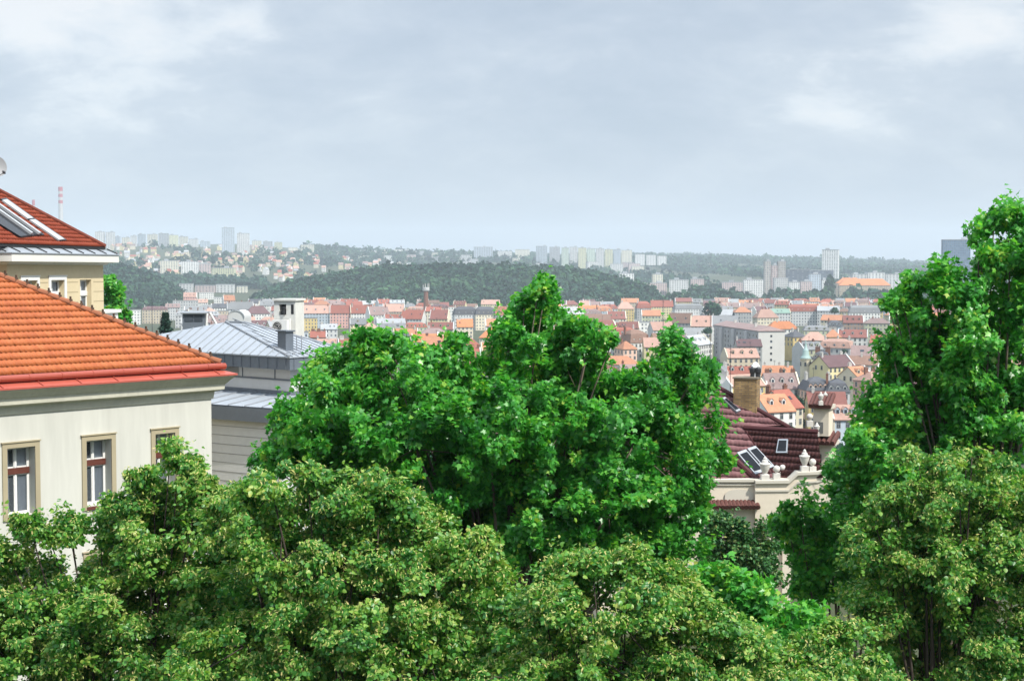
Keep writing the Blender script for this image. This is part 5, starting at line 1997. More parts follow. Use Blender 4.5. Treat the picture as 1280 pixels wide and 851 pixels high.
NUM = {0: "no chimney", 1: "one chimney", 2: "two chimneys", 3: "three chimneys"}
groups = {}
for h_ in HOUSES[:NBIG]:
    ex = "with dormers" if h_["dorm"] else "with " + NUM[h_["chim"]] if h_["chim"] else "without chimney"
    h_["base"] = f'{h_["wall"]} house, {h_["roof"]} {KW[h_["kind"]]} roof {ex}, {where(h_["px"], h_["ye"])}'
    groups.setdefault(h_["base"], []).append(h_)
ORD = ["nearest", "second nearest", "third nearest", "fourth nearest", "fifth nearest"]
for b_, hs in groups.items():
    hs.sort(key=lambda h_: h_["Y"])
    for i, h_ in enumerate(hs):
        h_["label"] = b_ if len(hs) == 1 else b_.replace(" house,", " house, " + (("nearer of two" if i == 0 else "farther of two") if len(hs) == 2 else ORD[min(i, 4)] + " of several") + ",")
        for a_, b2_ in (("the pointed top of the broad maple", "the maple's pointed top"), ("the right shoulder of the broad maple", "the maple's right shoulder"), ("the brick tower below the wooded hill", "the slim brick tower"),
                        ("the long orange-roofed institute", "the orange-roofed institute"), ("the concrete tower cluster", "the concrete towers"), ("the white vent housing", "the vent housing"), (" of several", ""), (" without chimney", ""), (" roof with", " roof,"), ("the beige corner", "beige corner"), (" house, nearer of two", " house, nearer"), (" house, farther of two", " house, farther"), ("with dormers", "dormers"), ("well ", "")):
            if len(h_["label"].split()) > 16:
                h_["label"] = h_["label"].replace(a_, b2_)


def build_house(h_):
    w, d, h, rh, kind = h_["w"], h_["d"], h_["h"], h_["rh"], h_["kind"]
    Y = h_["Y"]
    gz_ = CZ - (h_["ye"] - HOR) / F * Y - h
    root = empty(h_["name"], (h_["X"], Y, gz_), R(h_["rot"]), h_["label"], "house", "houses of the town in the valley")
    near_ = h_["hand"] and Y < 1000
    inst("wall", wall_mesh(w, d, h, kind, rh), root, mats=[(MP if near_ else MW)[h_["wall"]]])
    inst("roof", roof_mesh(w, d, h, kind, rh), root, mats=[MR[h_["roof"]]])
    rr = random.Random(int(h_["px"] * 31 + h_["ye"]))
    for i in range(h_["chim"]):
        x = [-.40, .40, .05][i] * w + rr.uniform(-.8, .8)
        if kind == "hip":
            x *= .4
        zc = h + rh if kind != "flat" else h + .8
        inst("chimney", small_mesh("chimney", h_["cs"]), root, (x, rr.choice([-.5, .6, 1.6]), zc - .2), rr.choice([0, math.pi / 2]), [m_chim[h_["cm"]]])
    nd_ = h_["dorm"]
    for i in range(nd_):
        x = (-.5 + (i + .5) / nd_) * w * .88
        if kind == "mansard":
            inst("dormer", small_mesh("dormer"), root, (x, -d / 2 + .25, h + .5), 0, [MP[h_["wall"]], MR[h_["roof"]], m_wing])
        else:
            inst("dormer", small_mesh("dormer"), root, (x, -d / 4 - .9, h + rh * .35), 0, [MP[h_["wall"]], MR[h_["roof"]], m_wing])
    for i in range(h_["sky"]):
        x = rr.uniform(-.4, .4) * w
        inst("skylight", small_mesh("skylight"), root, (x, -d / 4, h + rh / 2 + .25), 0, [m_wing], rx=math.atan2(rh, d / 2))
    if kind == "gable":
        for s_ in (-1, 1):
            if rr.random() < .5:
                inst("party_wall", party_mesh(d, h, rh), root, (s_ * (w / 2 + .05), 0, 0), 0, [MP[rr.choice(["white", "cream", "pale grey", "white"])]])
    if rr.random() < .45:
        inst("aerial", small_mesh("aerial", rr.choice([0, 1])), root, (rr.uniform(-.35, .35) * w * (.4 if kind == "hip" else 1), 0, h + rh - .2), 0, [m_dkmetal])
    if near_:
        nb, nf = max(2, round(w / 2.9)), max(2, round(h / 3.3))
        for fl in range(max(0, nf - 3), nf):
            for i in range(nb):
                inst("window", small_mesh("window"), root, ((-.5 + (i + .5) / nb) * w, -d / 2, (fl + .5) / nf * h), 0, [m_wfr, m_wing])
        sgn = 1 if math.atan2(h_["X"], Y) + R(h_["rot"]) < 0 else -1
        if kind != "gable":
            for fl in range(max(0, nf - 2), nf):
                for i in range(3):
                    inst("window", small_mesh("window"), root, (sgn * w / 2, (-.5 + (i + .5) / 3) * d, (fl + .5) / nf * h), sgn * math.pi / 2, [m_wfr, m_wing])
        else:
            for i in range(2):
                inst("window", small_mesh("window"), root, (sgn * w / 2, (i - .5) * d * .3, h - .6), sgn * math.pi / 2, [m_wfr, m_wing])


for h_ in HOUSES[:NBIG]:
    build_house(h_)
# what is left reads as one mass of roofs
if len(HOUSES) > NBIG:
    V, FS, UVS, MI, ml, mk = [], [], [], [], [], {}

    def midx(m_):
        if m_.name not in mk:
            mk[m_.name] = len(ml)
            ml.append(m_)
        return mk[m_.name]
    for h_ in HOUSES[NBIG:]:
        w, d, h, rh, kind = h_["w"], h_["d"], h_["h"], h_["rh"], h_["kind"]
        M_ = Matrix.Translation((h_["X"], h_["Y"], CZ - (h_["ye"] - HOR) / F * h_["Y"] - h)) @ Matrix.Rotation(R(h_["rot"]), 4, "Z")
        for me, m_ in ((wall_mesh(w, d, h, kind, rh), MW[h_["wall"]]), (roof_mesh(w, d, h, kind, rh), MR[h_["roof"]])):
            k = len(V)
            V += [tuple(M_ @ v.co) for v in me.vertices]
            ul = me.uv_layers[0].data if me.uv_layers else None
            for p_ in me.polygons:
                FS.append([k + i for i in p_.vertices])
                UVS.append([tuple(ul[i].uv) for i in p_.loop_indices] if ul else [(0.05, 0.05)] * len(p_.vertices))
                MI.append(midx(m_))
    me = bpy.data.meshes.new("distant_house_rows")
    me.from_pydata(V, [], FS)
    l_ = me.uv_layers.new(name="UVMap")
    l_.data.foreach_set("uv", [c for face in UVS for p_ in face for c in p_])
    for m_ in ml:
        me.materials.append(m_)
    me.polygons.foreach_set("material_index", MI)
    me.update()
    o = bpy.data.objects.new("distant_house_rows", me)
    COL.objects.link(o)
    tag(o, "dense mass of small roofs at the far edge of the town", "houses", kind="stuff")
print("HOUSES", len(HOUSES))

# --- the tall grey apartment block with the blank end wall
KA = P(948, 413.5, 852)
ab = math.atan((397 - CX) / F)
FL_ = Facade(KA, Vector((math.sin(ab), math.cos(ab), 0)), Vector((-math.cos(ab), math.sin(ab), 0)))     # long face, turned left
FE_ = Facade(KA, Vector((math.cos(ab), -math.sin(ab), 0)), Vector((-math.sin(ab), -math.cos(ab), 0)) * 1.0)  # end face
FE_.n = Vector((FE_.d.y, -FE_.d.x, 0))
AB = empty("apartment_block", (KA.x, KA.y, 0), 0, "tall grey apartment block with a blank end wall and a long face of windows", "apartment block")
WE_, LE_ = 16.2, 96.0
zt_ = KA.z
mb = MB()
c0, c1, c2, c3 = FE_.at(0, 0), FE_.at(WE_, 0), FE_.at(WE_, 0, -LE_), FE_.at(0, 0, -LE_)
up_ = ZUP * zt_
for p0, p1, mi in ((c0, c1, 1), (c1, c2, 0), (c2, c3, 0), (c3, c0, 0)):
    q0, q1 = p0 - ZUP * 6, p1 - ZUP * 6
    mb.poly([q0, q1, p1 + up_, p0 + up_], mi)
mb.build("wall", [mat("render_shaded_grey", (.50, .50, .51), .9, .15, .15), mat("render_lit_grey", (.80, .79, .75), .9, .06, .1)], AB)  # end wall painted lighter as sunlit, long faces darker as shaded
mb = MB()
r0_, r1_ = FE_.at(WE_ / 2, zt_ + 2.6, -4), FE_.at(WE_ / 2, zt_ + 2.6, -LE_)
o_ = .5
e_ = [FE_.at(-o_, zt_, o_), FE_.at(WE_ + o_, zt_, o_), FE_.at(WE_ + o_, zt_, -LE_), FE_.at(-o_, zt_, -LE_)]
mb.poly([e_[0], e_[1], r0_])
mb.poly([e_[1], e_[2], r1_, r0_])
mb.poly([e_[3], e_[0], r0_, r1_])
mb.poly([e_[0] - ZUP * .3, e_[1] - ZUP * .3, e_[1], e_[0]])
mb.poly([e_[3] - ZUP * .3, e_[0] - ZUP * .3, e_[0], e_[3]])
mb.build("roof", MR["mauve"], AB)
for k in range(3):
    bay = MB()
    u = 20 + k * 27
    FL_.bx(bay, u, u + 6, 0, zt_ - 1.2, 0, 1.3)
    bay.build("bay", mat("render_mid_grey", (.60, .60, .61), .9, .1, .15), AB)
nwin = 0
wm_ = MB()
for fl in range(6):
    z = 3.2 + fl * (zt_ - 4.5) / 6 + 1
    for i in range(14):
        u = 3.5 + i * 6.6
        if any(20 + k * 27 - 1.5 < u < 26 + k * 27 + 1.5 for k in range(3)):
            continue
        k_ = MB()
        FL_.bx(k_, u - 1.1, u + 1.1, z - .95, z + .95, .0, .08)
        w_ = k_.build("window", m_wfr, AB)
        k_ = MB()
        for s_ in (-1, 1):
            FL_.bx(k_, u + s_ * .5 - .42, u + s_ * .5 + .42, z - .8, z + .8, .082, .11)
        k_.build("pane", m_wing, w_)
        nwin += 1
for i, z in enumerate((4.5, 8.2, 11.8, 15.4, 18.6)):
    k_ = MB()
    FE_.bx(k_, 7.3, 8.5, z - .6, z + .7, 0, .08)
    k_.build("window", m_wing if i != 3 else m_wing, AB)
for x, o2 in ((4, -20), (9, -46), (6, -70)):
    k_ = MB()
    FE_.bx(k_, x, x + 1.6, zt_ + .8, zt_ + 4, o2 - 1, o2)
    k_.build("chimney", m_chim["white"], AB)

# --- turquoise spire
S0 = P(1007, 449, 700)
SP = empty("spire_turret", (S0.x, S0.y, 0), 0, "slim turret with a pale turquoise bell-shaped spire among the yellow houses", "turret")
mb = MB()
mb.lathe((S0.x, S0.y, 0), [(2.6, 0), (2.6, S0.z - .4), (3.0, S0.z), (2.6, S0.z + .3)], 12)
mb.build("drum", MP["cream"], SP)
mb = MB()
mb.lathe((S0.x, S0.y, S0.z + .3), [(2.9, 0), (2.5, .6), (1.7, 1.8), (1.45, 4.0), (1.35, 4.3), (.95, 4.6), (.6, 6.2), (.25, 7.8), (.05, 9.4)], 12)
mb.build("spire", mat("verdigris", (.42, .58, .56), .6, .1, .5), SP, smooth=True)
for i in range(6):
    q = i * math.pi / 3 + .3
    k_ = MB()
    c_ = Vector((S0.x + math.cos(q) * 2.6, S0.y + math.sin(q) * 2.6, S0.z - 2.2))
    k_.box(c_, (-math.sin(q) * .5, math.cos(q) * .5, 0), (math.cos(q) * .1, math.sin(q) * .1, 0), (0, 0, 1.0))
    k_.build("window", m_wing, SP)

# --- brick tower with an aerial platform in front of the wooded hill
T0 = P(532.5, 384, 1500)
TW = empty("brick_tower", (T0.x, T0.y, 0), 0, "slim brown brick chimney tower carrying aerials in front of the wooded hill", "tower")
mb = MB()
hz = P(532.5, 364, 1500).z
mb.lathe((T0.x, T0.y, 0), [(3.0, 0), (2.3, hz - 2), (2.3, hz)], 12)
mb.build("shaft", m_chim["brick"], TW)
mb = MB()
mb.lathe((T0.x, T0.y, hz), [(2.4, 0), (3.6, .8), (3.6, 3.6), (2.6, 4.0)], 12)
mb.build("platform", MP["pale grey"], TW)
for i in range(7):
    q = i * 0.9
    k_ = MB()
    c_ = Vector((T0.x + math.cos(q) * 3.3, T0.y + math.sin(q) * 3.3, hz + 3))
    k_.tube([c_, c_ + ZUP * rt.uniform(3, 5.5)], .28, 5)
    k_.build("aerial", m_wfr, TW)

# --- roof aerial clusters and thin masts
for px, y0, y1, Y, lab in ((644 + 0, 0, 0, 0, ""),):
    pass
for px, yt, yb, Y, lab in ((888, 386, 432, 600, "thin dark aerial mast rising in front of the grey apartment block"), (549, 427, 449, 640, "brown steel flue standing before the broad orange roof"),
                           (913, 430, 476, 420, "thin grey pole just left of the villa's brick chimney"), (829, 372, 412, 900, "thin grey mast in front of the pale yellow house"), (98 + 92, 371, 396, 620, "tall roof aerial above the beige corner house")):
    a_, b_ = P(px, yb, Y), P(px, yt, Y)
    r_ = Y / F * (1.6 if px == 549 else .45)
    M_ = empty("flue" if px == 549 else "aerial_mast", (a_.x, a_.y, a_.z), 0, lab, "flue" if px == 549 else "mast")
    k_ = MB()
    k_.tube([a_ - ZUP * 12, b_], [r_, r_ * .7 if px != 549 else r_], 7)
    k_.build("pole", m_chim["brick"] if px == 549 else m_dkmetal, M_)
    k_ = MB()
    if px == 549:
        k_.tube([b_ - ZUP * .2, b_ + ZUP * .5], r_ * 1.35, 7)
        k_.build("cap", m_dkmetal, M_)
    else:
        for z_ in (.6, 1.5, 2.4):
            k_.tube([b_ - ZUP * z_ - Vector((Y / F * 2.2, 0, 0)), b_ - ZUP * z_ + Vector((Y / F * 2.2, 0, 0))], r_ * .5, 4)
        k_.build("crossarm", m_dkmetal, M_)

# --- machine house on a roof behind the zinc roof, and the blue spruce beside it
MH = P(243, 411, 118)
MHo = empty("machine_house", (MH.x, MH.y, MH.z - 3), 0, "dark grey rooftop machine house with a strip of two windows, behind the zinc roof", "machine house")
FM = Facade(MH, Vector((math.cos(R(8)), math.sin(R(8)), 0)), Vector((math.sin(R(8)), -math.cos(R(8)), 0)))
mb = MB()
FM.bx(mb, -.95, .82, MH.z - 3, MH.z + 1.25, -3, 0)
mb.build("wall", m_slate, MHo)
mb = MB()
FM.bx(mb, -1.1, 1.0, MH.z + 1.25, MH.z + 1.36, -3.1, .25)
mb.build("roof", m_zinc, MHo)
for a, b in ((-.78, -.08), (.0, .66)):
    k_ = MB()
    FM.bx(k_, a, b, MH.z + .62, MH.z + 1.12, 0, .05)
    k_.build("window", m_wing, MHo)
k_ = MB()
k_.tube([FM.at(.92, MH.z - .2, -.3), FM.at(1.0, MH.z + 1.2, -.3), FM.at(1.25, MH.z + 1.3, -.3), FM.at(1.9, MH.z + .1, -.3)], .09, 8)
k_.build("duct", m_white, MHo)
# rounded gable hall behind the zinc ridge
HB = P(295, 405, 210)
HA = empty("round_gable_hall", (HB.x, HB.y, HB.z - 6), 0, "grey hall with a round-topped gable rising behind the zinc ridge", "hall")
mb = MB()
rr_ = 1.15
ring_ = [HB + Vector((-rr_, 0, -5)), HB + Vector((rr_, 0, -5))] + [HB + Vector((math.cos(t) * rr_, 0, .9 + math.sin(t) * 1.05)) for t in np.linspace(0, math.pi, 12)]
mb.prism(ring_, Vector((0, 6, 0)))
mb.build("wall", MP["pale grey"], HA)
mb = MB()
mb.box(HB + Vector((0, -.03, .3)), (.22, 0, 0), (0, .03, 0), (0, 0, .28))
mb.build("window", m_wing, HA)
mb = MB()
arc = [HB + Vector((math.cos(t) * (rr_ + .08), -.1, .9 + math.sin(t) * 1.15)) for t in np.linspace(0, math.pi, 12)]
mb.tube(arc, .06, 5)
mb.build("gable_trim", m_zinc, HA)

sp = P(207, 414, 150)
spg = float(terr(sp.x, sp.y))
rg = np.random.default_rng(5)
ro = empty("spruce_tree", (sp.x, sp.y, sp.z - 8), 0, "dark blue-green spruce in front of the beige corner house", "tree")
hts = 14.0 * 150 / F * 1.0
top_z = P(207, 390, 150).z
zz2 = rg.uniform(0, 1, 2600)
rad2 = (1 - zz2) ** .8 * 1.35 * (0.75 + .25 * np.sin(zz2 * 40)) * rg.uniform(.4, 1, 2600) + .05
an = rg.uniform(0, 2 * np.pi, 2600)
pos = np.stack([sp.x + np.cos(an) * rad2, sp.y + np.sin(an) * rad2, sp.z - 3 + zz2 * (top_z - sp.z + 3)], 1)
outd = norm(np.stack([np.cos(an), np.sin(an), np.full(2600, -.35)], 1))
vv = leaf_faces(pos, norm(np.stack([np.cos(an) * .3, np.sin(an) * .3, np.ones(2600)], 1) + rg.normal(size=(2600, 3)) * .25), outd, np.full(2600, .34), BRACT * np.array([2.2, 1]), .2, rg)
np_mesh("crown", vv, np.full(2600, 5), np.arange(13000), [m_spruce], ro, rg.random(2600), None, loc=(sp.x, sp.y, sp.z - 8))
k_ = MB()
k_.tube([Vector((sp.x, sp.y, sp.z - 8)), Vector((sp.x, sp.y, top_z))], [.2, .03], 7)
k_.build("trunk", m_bark, ro)

# --- trees among the town houses
for i, (px, py, rp, Y, lab) in enumerate((
        (996, 506, 11, 500, "dark green tree behind the stepped gable piers of the villa"), (1009, 511, 9, 505, "darker tree top just right of the dark green one behind the villa"), (992, 530, 13, 470, "lighter green bushy tree below the dark one behind the villa"),
        (890, 389, 11, 1300, "round green tree beyond the grey apartment block"), (1043, 389, 5, 1300, "small dark conifer-like tree beyond the pale blue house"), (884, 415, 6, 900, "small dark tree left of the grey apartment block"),
        (846, 373, 8, 1900, "dark tree beside the pale green roofed turret house"), (1100, 386, 8, 1500, "dark tree close to the tall maple above the white palace"), (776, 412, 5, 1000, "small green tree among roofs right of the maple"),
        (1055, 440, 4, 700, "small dark shrub-like tree between the yellow house and the mauve roof"))):
    c = P(px, py, Y)
    r_ = rp / F * Y
    ro = empty("town_tree", (c.x, c.y, c.z - r_ - 4), 0, lab, "tree", "trees between the town houses")
    rg = np.random.default_rng(200 + i)
    n_ = 9
    dd = norm(rg.normal(size=(n_, 3))) * r_ * .55
    crowns("crown", np.array(c) + dd * np.array([1, 1, .7]), np.full(n_, r_ * .55), 70, 300 + i, parent=ro, loc=(c.x, c.y, c.z - r_ - 4), zs=.95, qs=.26)
    k_ = MB()
    k_.tube([Vector((c.x, c.y, c.z - r_ - 8)), Vector((c.x, c.y, c.z))], [.4, .2], 7)
    k_.build("trunk", m_bark, ro)

# ------------------------------------------------------------------ far slabs, towers and plants
m_panel = {k: wall_mat("panel_" + k.replace(" ", "_"), c) for k, c in {"white": (.62, .63, .62), "cream": (.60, .58, .48), "yellowish": (.58, .58, .38), "greenish": (.47, .56, .47), "bluish": (.40, .46, .52), "pinkish": (.54, .44, .42), "grey": (.38, .40, .42), "dark": (.10, .12, .15), "glass blue": (.12, .19, .28), "concrete": (.42, .40, .37)}.items()}


def slab(px0, px1, yt, yb, Y, col, label, name="apartment_block", cat="apartment block", group=None, rot=0.0, dep=13.0, roofbox=True, bay=5.0, storey=3.0, sink=14):
    a, b = P(px0, yt, Y), P(px1, yt, Y)
    w = (b.x - a.x) / math.cos(R(rot)) * (1 if rot == 0 else .9)
    z1, z0 = a.z, P(px0, yb, Y).z - sink
    root = empty(name, ((a.x + b.x) / 2, Y + dep / 2, z0), R(rot), label, cat, group)
    h = z1 - z0
    nb, nf, nd = max(2, round(w / bay)), max(2, round(h / storey)), max(2, round(dep / bay))
    v, f, uv = [], [], []
    A_, D2_ = w / 2, dep / 2
    for (p0, p1, n_) in (((-A_, -D2_), (A_, -D2_), nb), ((A_, -D2_), (A_, D2_), nd), ((A_, D2_), (-A_, D2_), nb), ((-A_, D2_), (-A_, -D2_), nd)):
        k = len(v)
        v += [(*p0, 0), (*p1, 0), (*p1, h), (*p0, h)]
        f.append([k, k + 1, k + 2, k + 3])
        uv.append([(0, 0), (n_, 0), (n_, nf), (0, nf)])
    inst("wall", mesh_uv("wall", v, f, uv, None, 1), root, mats=[m_panel[col]])
    v, f = [], []
    box_list(v, f, -A_ - .3, A_ + .3, -D2_ - .3, D2_ + .3, h, h + 1.0)
    inst("roof", mesh_uv("roof", v, f, None, None, 1), root, mats=[MR["pale grey"]])
    if roofbox:
        v, f = [], []
        box_list(v, f, -min(4, A_ * .4), min(4, A_ * .4), -3, 3, h + 1.003, h + 4)
        inst("lift_house", mesh_uv("lift_house", v, f, None, None, 1), root, (rt.uniform(-.3, .3) * w, 0, 0), 0, [m_panel["grey"]])
    return root


SKY_G = "panel blocks along the far skyline"
slab(118, 130.5, 290, 309, 4200, "white", "left one of the twin white slabs above the yellow house's eave", rot=4)
slab(131.5, 143, 290.5, 309, 4200, "white", "right one of the twin white slabs above the yellow house's eave", rot=4)
slab(143.5, 149, 296, 309, 4250, "bluish", "bluish narrow slab right of the twin white slabs")
slab(276, 293, 285, 309, 4000, "bluish", "tallest bluish tower on the left skyline", "tower_block", "tower block", rot=10)
slab(295, 312, 292, 310, 4050, "white", "broader pale tower right of the tallest left skyline tower", "tower_block", "tower block", rot=10)
xs_ = [(152, 161, 297), (163, 170, 295), (172, 181, 293), (184, 196, 293), (198, 210, 292), (211, 222, 294), (224, 234, 296), (236, 247, 299), (250, 262, 302), (315, 326, 301), (329, 340, 302), (343, 352, 303), (376, 392, 306)]
for i, (a, b, t_2) in enumerate(xs_):
    slab(a, b, t_2, 310, 4500 + (i % 3) * 120, ["cream", "white", "bluish", "cream", "grey", "yellowish"][i % 6], "small hazy block in the row of the left skyline", group="hazy blocks of the left skyline")
slab(199, 223, 326, 341, 3100, "cream", "cream slab of many windows halfway up the far hillside", rot=6)
slab(225, 248, 327, 341, 3120, "white", "white slab right of the cream one on the far hillside", rot=6)
slab(263, 295, 335, 343, 3000, "yellowish", "long low yellowish block on the far hillside", rot=-8)
slab(249, 262, 330, 342, 3080, "pinkish", "pinkish gable block between the white slab and the yellowish block")
for i, (a, b, t_2) in enumerate([(450, 470, 313), (474, 488, 312), (492, 512, 312), (516, 530, 314), (534, 556, 316), (560, 584, 317), (622, 640, 314), (644, 662, 312)]):
    slab(a, b, t_2, 323, 4900 + (i % 2) * 100, ["white", "cream", "white", "grey", "cream", "white"][i % 6], "low pale block among trees on the middle skyline", group="low pale blocks of the middle skyline", roofbox=False)
rk = random.Random(31)
for i in range(30):
    a = rk.uniform(318, 800)
    w_ = rk.uniform(6, 17)
    y_b = float(np.interp(a, [318, 450, 600, 800], [309, 322, 327, 331])) + rk.uniform(-2, 9)
    Yk = float(np.interp(y_b, [305, 318, 330, 342], [4900, 4700, 4300, 3700]))
    slab(a, a + w_, y_b - rk.uniform(3.5, 7), y_b, Yk, rk.choice(["white", "cream", "white", "pinkish", "grey", "bluish"]), "tiny pale block scattered among trees on the far middle ridge", group="tiny pale blocks of the far middle ridge", roofbox=False, rot=rk.choice([-12, 0, 8, 20]))
slab(591, 617, 309, 320, 4800, "bluish", "wide bluish office block on the middle skyline", "office_block", "office block", bay=8, rot=6)
pn = [(670, 684, 308, "bluish"), (687, 700, 309, "grey"), (702, 711, 310, "greenish"), (712, 722, 309, "white"), (723, 733, 310, "yellowish"), (734, 744, 311, "greenish"), (745, 755, 311, "white"), (756, 766, 312, "yellowish"), (767, 776, 312, "bluish"), (777, 790, 313, "cream")]
nm_ = ["leftmost and bluest", "second, grey", "third, greenish", "fourth, white", "fifth, yellowish", "sixth, greenish", "seventh, white", "eighth, yellowish", "ninth, bluish", "last and creamiest"]
for i, (a, b, t_2, c) in enumerate(pn):
    slab(a, b, t_2, 331, 4300 + (i % 2) * 60, c, f"{nm_[i]} panel block in the tall skyline row above the pointed maple", group=SKY_G, bay=4.5)
for i, (a, b, t_2) in enumerate([(794, 806, 318), (808, 820, 319), (822, 833, 320)]):
    slab(a, b, t_2, 326, 4500, "white", "small pale block right of the tall skyline row", group="small pale blocks right of the skyline row", roofbox=False)
for i, (a, b, t_2, c, l_2) in enumerate([(224, 240, 355, "white", "low white shed left of the others in the gap between the two wooded hills"), (244, 268, 357, "pinkish", "long low pinkish hall in the gap between the two wooded hills"),
                                          (270, 292, 356, "white", "long low white hall right of the pinkish one between the wooded hills"), (296, 308, 358, "cream", "short cream shed at the left foot of the long wooded hill")]):
    slab(a, b, t_2, 361, 2560 + i * 8, c, l_2, "low_hall", "hall", roofbox=False, bay=6)
slab(773, 793, 342, 356, 2700, "white", "white block at the right foot of the wooded hill", rot=8)
slab(815, 829, 343, 356, 2700, "cream", "cream tower-like block right of the wooded hill", rot=4)
for i, (a, b, t_2, yb, c, l_2) in enumerate([(836, 862, 350, 358, "white", "long low white flat-roofed block beyond the tree belt"), (864, 880, 349, 360, "pinkish", "low pinkish block beside the long white one beyond the trees"), (800, 835, 354, 362, "pinkish", "pinkish terrace at the edge of the wooded hill"),
                                            (902, 930, 353, 368, "pinkish", "pinkish row of flats left of the concrete towers"), (930, 956, 350, 368, "white", "white row of flats touching the concrete towers"), (985, 1000, 353, 370, "white", "white flats just right of the concrete towers"), (1001, 1016, 352, 369, "pinkish", "pinkish flats under the long dark building"),
                                            (1012, 1026, 343, 369, "bluish", "taller bluish flats under the long dark building"), (1027, 1036, 350, 370, "white", "white flats next to the black poplar")]):
    slab(a, b, t_2, yb, 2500 + i * 12, c, l_2, rot=(i % 3) * 5 - 5, bay=4)
for i, (a, b, t_2, c, l_2) in enumerate([(956, 963.5, 327, "concrete", "left shaft of the concrete tower cluster"), (964.5, 972, 332, "pinkish", "middle shaft of the concrete tower cluster"), (973, 982, 327, "concrete", "right shaft of the concrete tower cluster"), (968, 985, 348, "white", "pale lower block at the foot of the concrete tower cluster")]):
    slab(a, b, t_2, 370, 2440 - (30 if i == 3 else 0), c, l_2, "concrete_tower", "tower block", dep=12, bay=3.4, roofbox=(i < 3))
slab(983, 1012, 337, 352, 2800, "dark", "long dark glassy building behind the concrete towers", "office_block", "office block", bay=9, roofbox=False)
slab(1010, 1042, 338, 352, 2830, "dark", "second dark glassy wing reaching below the white tower", "office_block", "office block", bay=9, roofbox=False)
slab(1029.5, 1050.5, 312.5, 340, 3000, "white", "white tower block standing alone above the ridge line", "tower_block", "tower block", rot=-18, dep=24, bay=5)
for i, (a, b, t_2, l_2) in enumerate([(1066, 1084, 343, "white low plant building left of its raised roof box"), (1085, 1106, 341, "white low plant building with dark window band"), (1107, 1136, 343, "white low plant building running behind the tall maple")]):
    slab(a, b, t_2, 353, 2900, "white", l_2, "plant_building", "plant building", bay=7, dep=30)
slab(1180, 1216, 300, 336, 2300, "glass blue", "blue glass office tower cut by the tall maple", "glass_tower", "office tower", rot=-10, dep=26, bay=3.2, storey=3.8, sink=30)

# institute with the long orange roof
for (cx, w_, ye, lab, rise, Y, rot) in ((1080, 62, 357, "long institute under a broad orange roof near the tall maple", 8, 2420, -6), (1062, 34, 354, "taller orange-roofed wing left of the long institute roof", 7, 2480, -6)):
    e_z = P(cx, ye, Y)
    ww = q2(w_ * Y / F, 2)
    gzv = float(terr(e_z.x, e_z.y))
    root = empty("institute", (e_z.x, e_z.y, gzv), R(rot), lab, "institute")
    hh = q2(e_z.z - gzv, 1)
    inst("wall", wall_mesh(ww, 26.0, hh, "hip", q2(rise * Y / F, .5)), root, mats=[MW["beige"]])
    inst("roof", roof_mesh(ww, 26.0, hh, "hip", q2(rise * Y / F, .5)), root, mats=[MR["bright orange"]])
    for x in (-.25, 0, .25):
        inst("chimney", small_mesh("chimney", 2), root, (x * ww, 1, hh + rise * Y / F), 0, [m_chim["white"]])
# dark poplar standing among the flats
c = P(1037, 372, 2380)
ro = empty("poplar_tree", (c.x, c.y, c.z - 4), 0, "tall dark poplar standing among the pale flats", "tree")
pts = np.array([[c.x, c.y, c.z + 4 + i * 5] for i in range(7)])
crowns("crown", pts, np.array([5, 6, 6.5, 6.5, 6, 5, 3.5]), 60, 401, parent=ro, loc=(c.x, c.y, c.z - 4))
k_ = MB()
k_.tube([c - ZUP * 4, c + ZUP * 30], [.6, .2], 6)
k_.build("trunk", m_bark, ro)

# striped chimneys of the heating plant
for px, yt, yb, wpx, lab in ((76.5, 234, 300, 5.2, "taller red and white striped chimney above the roof of the yellow house"), (42.5, 250, 300, 3.2, "shorter dark striped chimney left of the taller one")):
    Y = 5200
    t0, b0 = P(px, yt, Y), P(px, yb, Y)
    ro = empty("plant_chimney", (b0.x, Y, b0.z - 20), 0, lab, "chimney", None)
    r_ = wpx / 2 / F * Y
    hh = t0.z - b0.z
    m_w, m_r = mat("stack_white", (.62, .60, .58), .8, .05, .02), mat("stack_red", (.50, .03, .045) if wpx > 4 else (.16, .07, .08), .8, .05, .02)
    k_ = MB()
    k_.lathe((b0.x, Y, b0.z - 20), [(r_ * 1.15, 0), (r_ * 1.0, hh + 20)], 14)
    k_.build("shaft", m_w, ro)
    for f0, f1 in ((.925, 1.003), (.81, .87), (.69, .75), (.32, .38)) if wpx > 4 else ((.86, 1.003), (.66, .75), (.5, .58)):
        k_ = MB()
        k_.lathe((b0.x, Y, b0.z + hh * f0), [(r_ * 1.06, 0), (r_ * 1.04, hh * (f1 - f0))], 14)
        k_.build("red_band", m_r, ro)

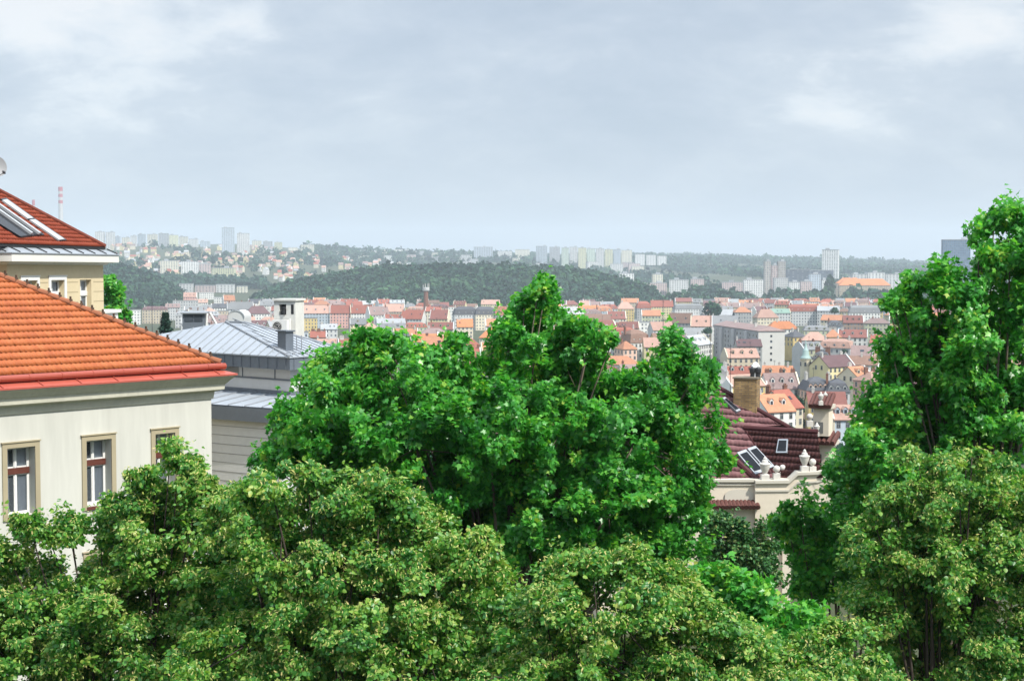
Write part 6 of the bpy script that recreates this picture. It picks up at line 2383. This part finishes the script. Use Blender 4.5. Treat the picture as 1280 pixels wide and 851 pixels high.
# cottages on the far hillside
cc_ = 0
rt2 = random.Random(9)
while cc_ < 240:
    px = rt2.choice([rt2.uniform(140, 400), rt2.uniform(140, 560)])
    py = rt2.uniform(309, 346)
    Y = float(np.interp(py, [305, 312, 332, 348, 358], [4700, 4200, 3500, 3000, 2700]))
    if px > 330:
        py += (px - 330) * .04
    X = (px - CX) / F * Y
    z = float(terr(X, Y))
    w, d, h, rh = rt2.choice([9.0, 12.0, 15.0]), 10.0, rt2.choice([6.0, 8.0, 10.0]), rt2.choice([4.0, 5.0])
    rc_ = rt2.choices(["red", "salmon", "mauve", "pale grey"], [3, 6, 4, 2])[0]
    wc_ = rt2.choice(["white", "cream", "pale yellow"])
    root = empty("hillside_house", (X, Y, z + 2.0), R(rt2.choice([0, 10, -20, 40, 75])), f"tiny {wc_} hillside house with {rc_} roof among far trees", "house", f"{wc_} houses with {rc_} roofs on the far hillside")
    inst("wall", wall_mesh(w, d, h, "gable", rh), root, mats=[MW[wc_]])
    inst("roof", roof_mesh(w, d, h, "gable", rh), root, mats=[MR[rc_]])
    cc_ += 1

# ------------------------------------------------------------------ the air
hz = bpy.data.meshes.new("haze")
x0, x1, y0, y1, z0, z1 = -9500, 9500, -200, 9600, -120, 330
hz.from_pydata([(x, y, z) for z in (z0, z1) for y in (y0, y1) for x in (x0, x1)], [], [[0, 2, 3, 1], [4, 5, 7, 6], [0, 1, 5, 4], [2, 6, 7, 3], [0, 4, 6, 2], [1, 3, 7, 5]])
ho = bpy.data.objects.new("haze", hz)
COL.objects.link(ho)
tag(ho, kind="stuff")
hm = bpy.data.materials.new("haze")
hm.use_nodes = True
hn = hm.node_tree
hn.nodes.remove(hn.nodes["Principled BSDF"])
pv = hn.nodes.new("ShaderNodeVolumePrincipled")
pv.inputs["Color"].default_value = (0.78, 0.89, 1.0, 1)
pv.inputs["Density"].default_value = 0.98e-4
pv.inputs["Anisotropy"].default_value = 0.0
hn.links.new(pv.outputs[0], hn.nodes["Material Output"].inputs["Volume"])
hz.materials.append(hm)
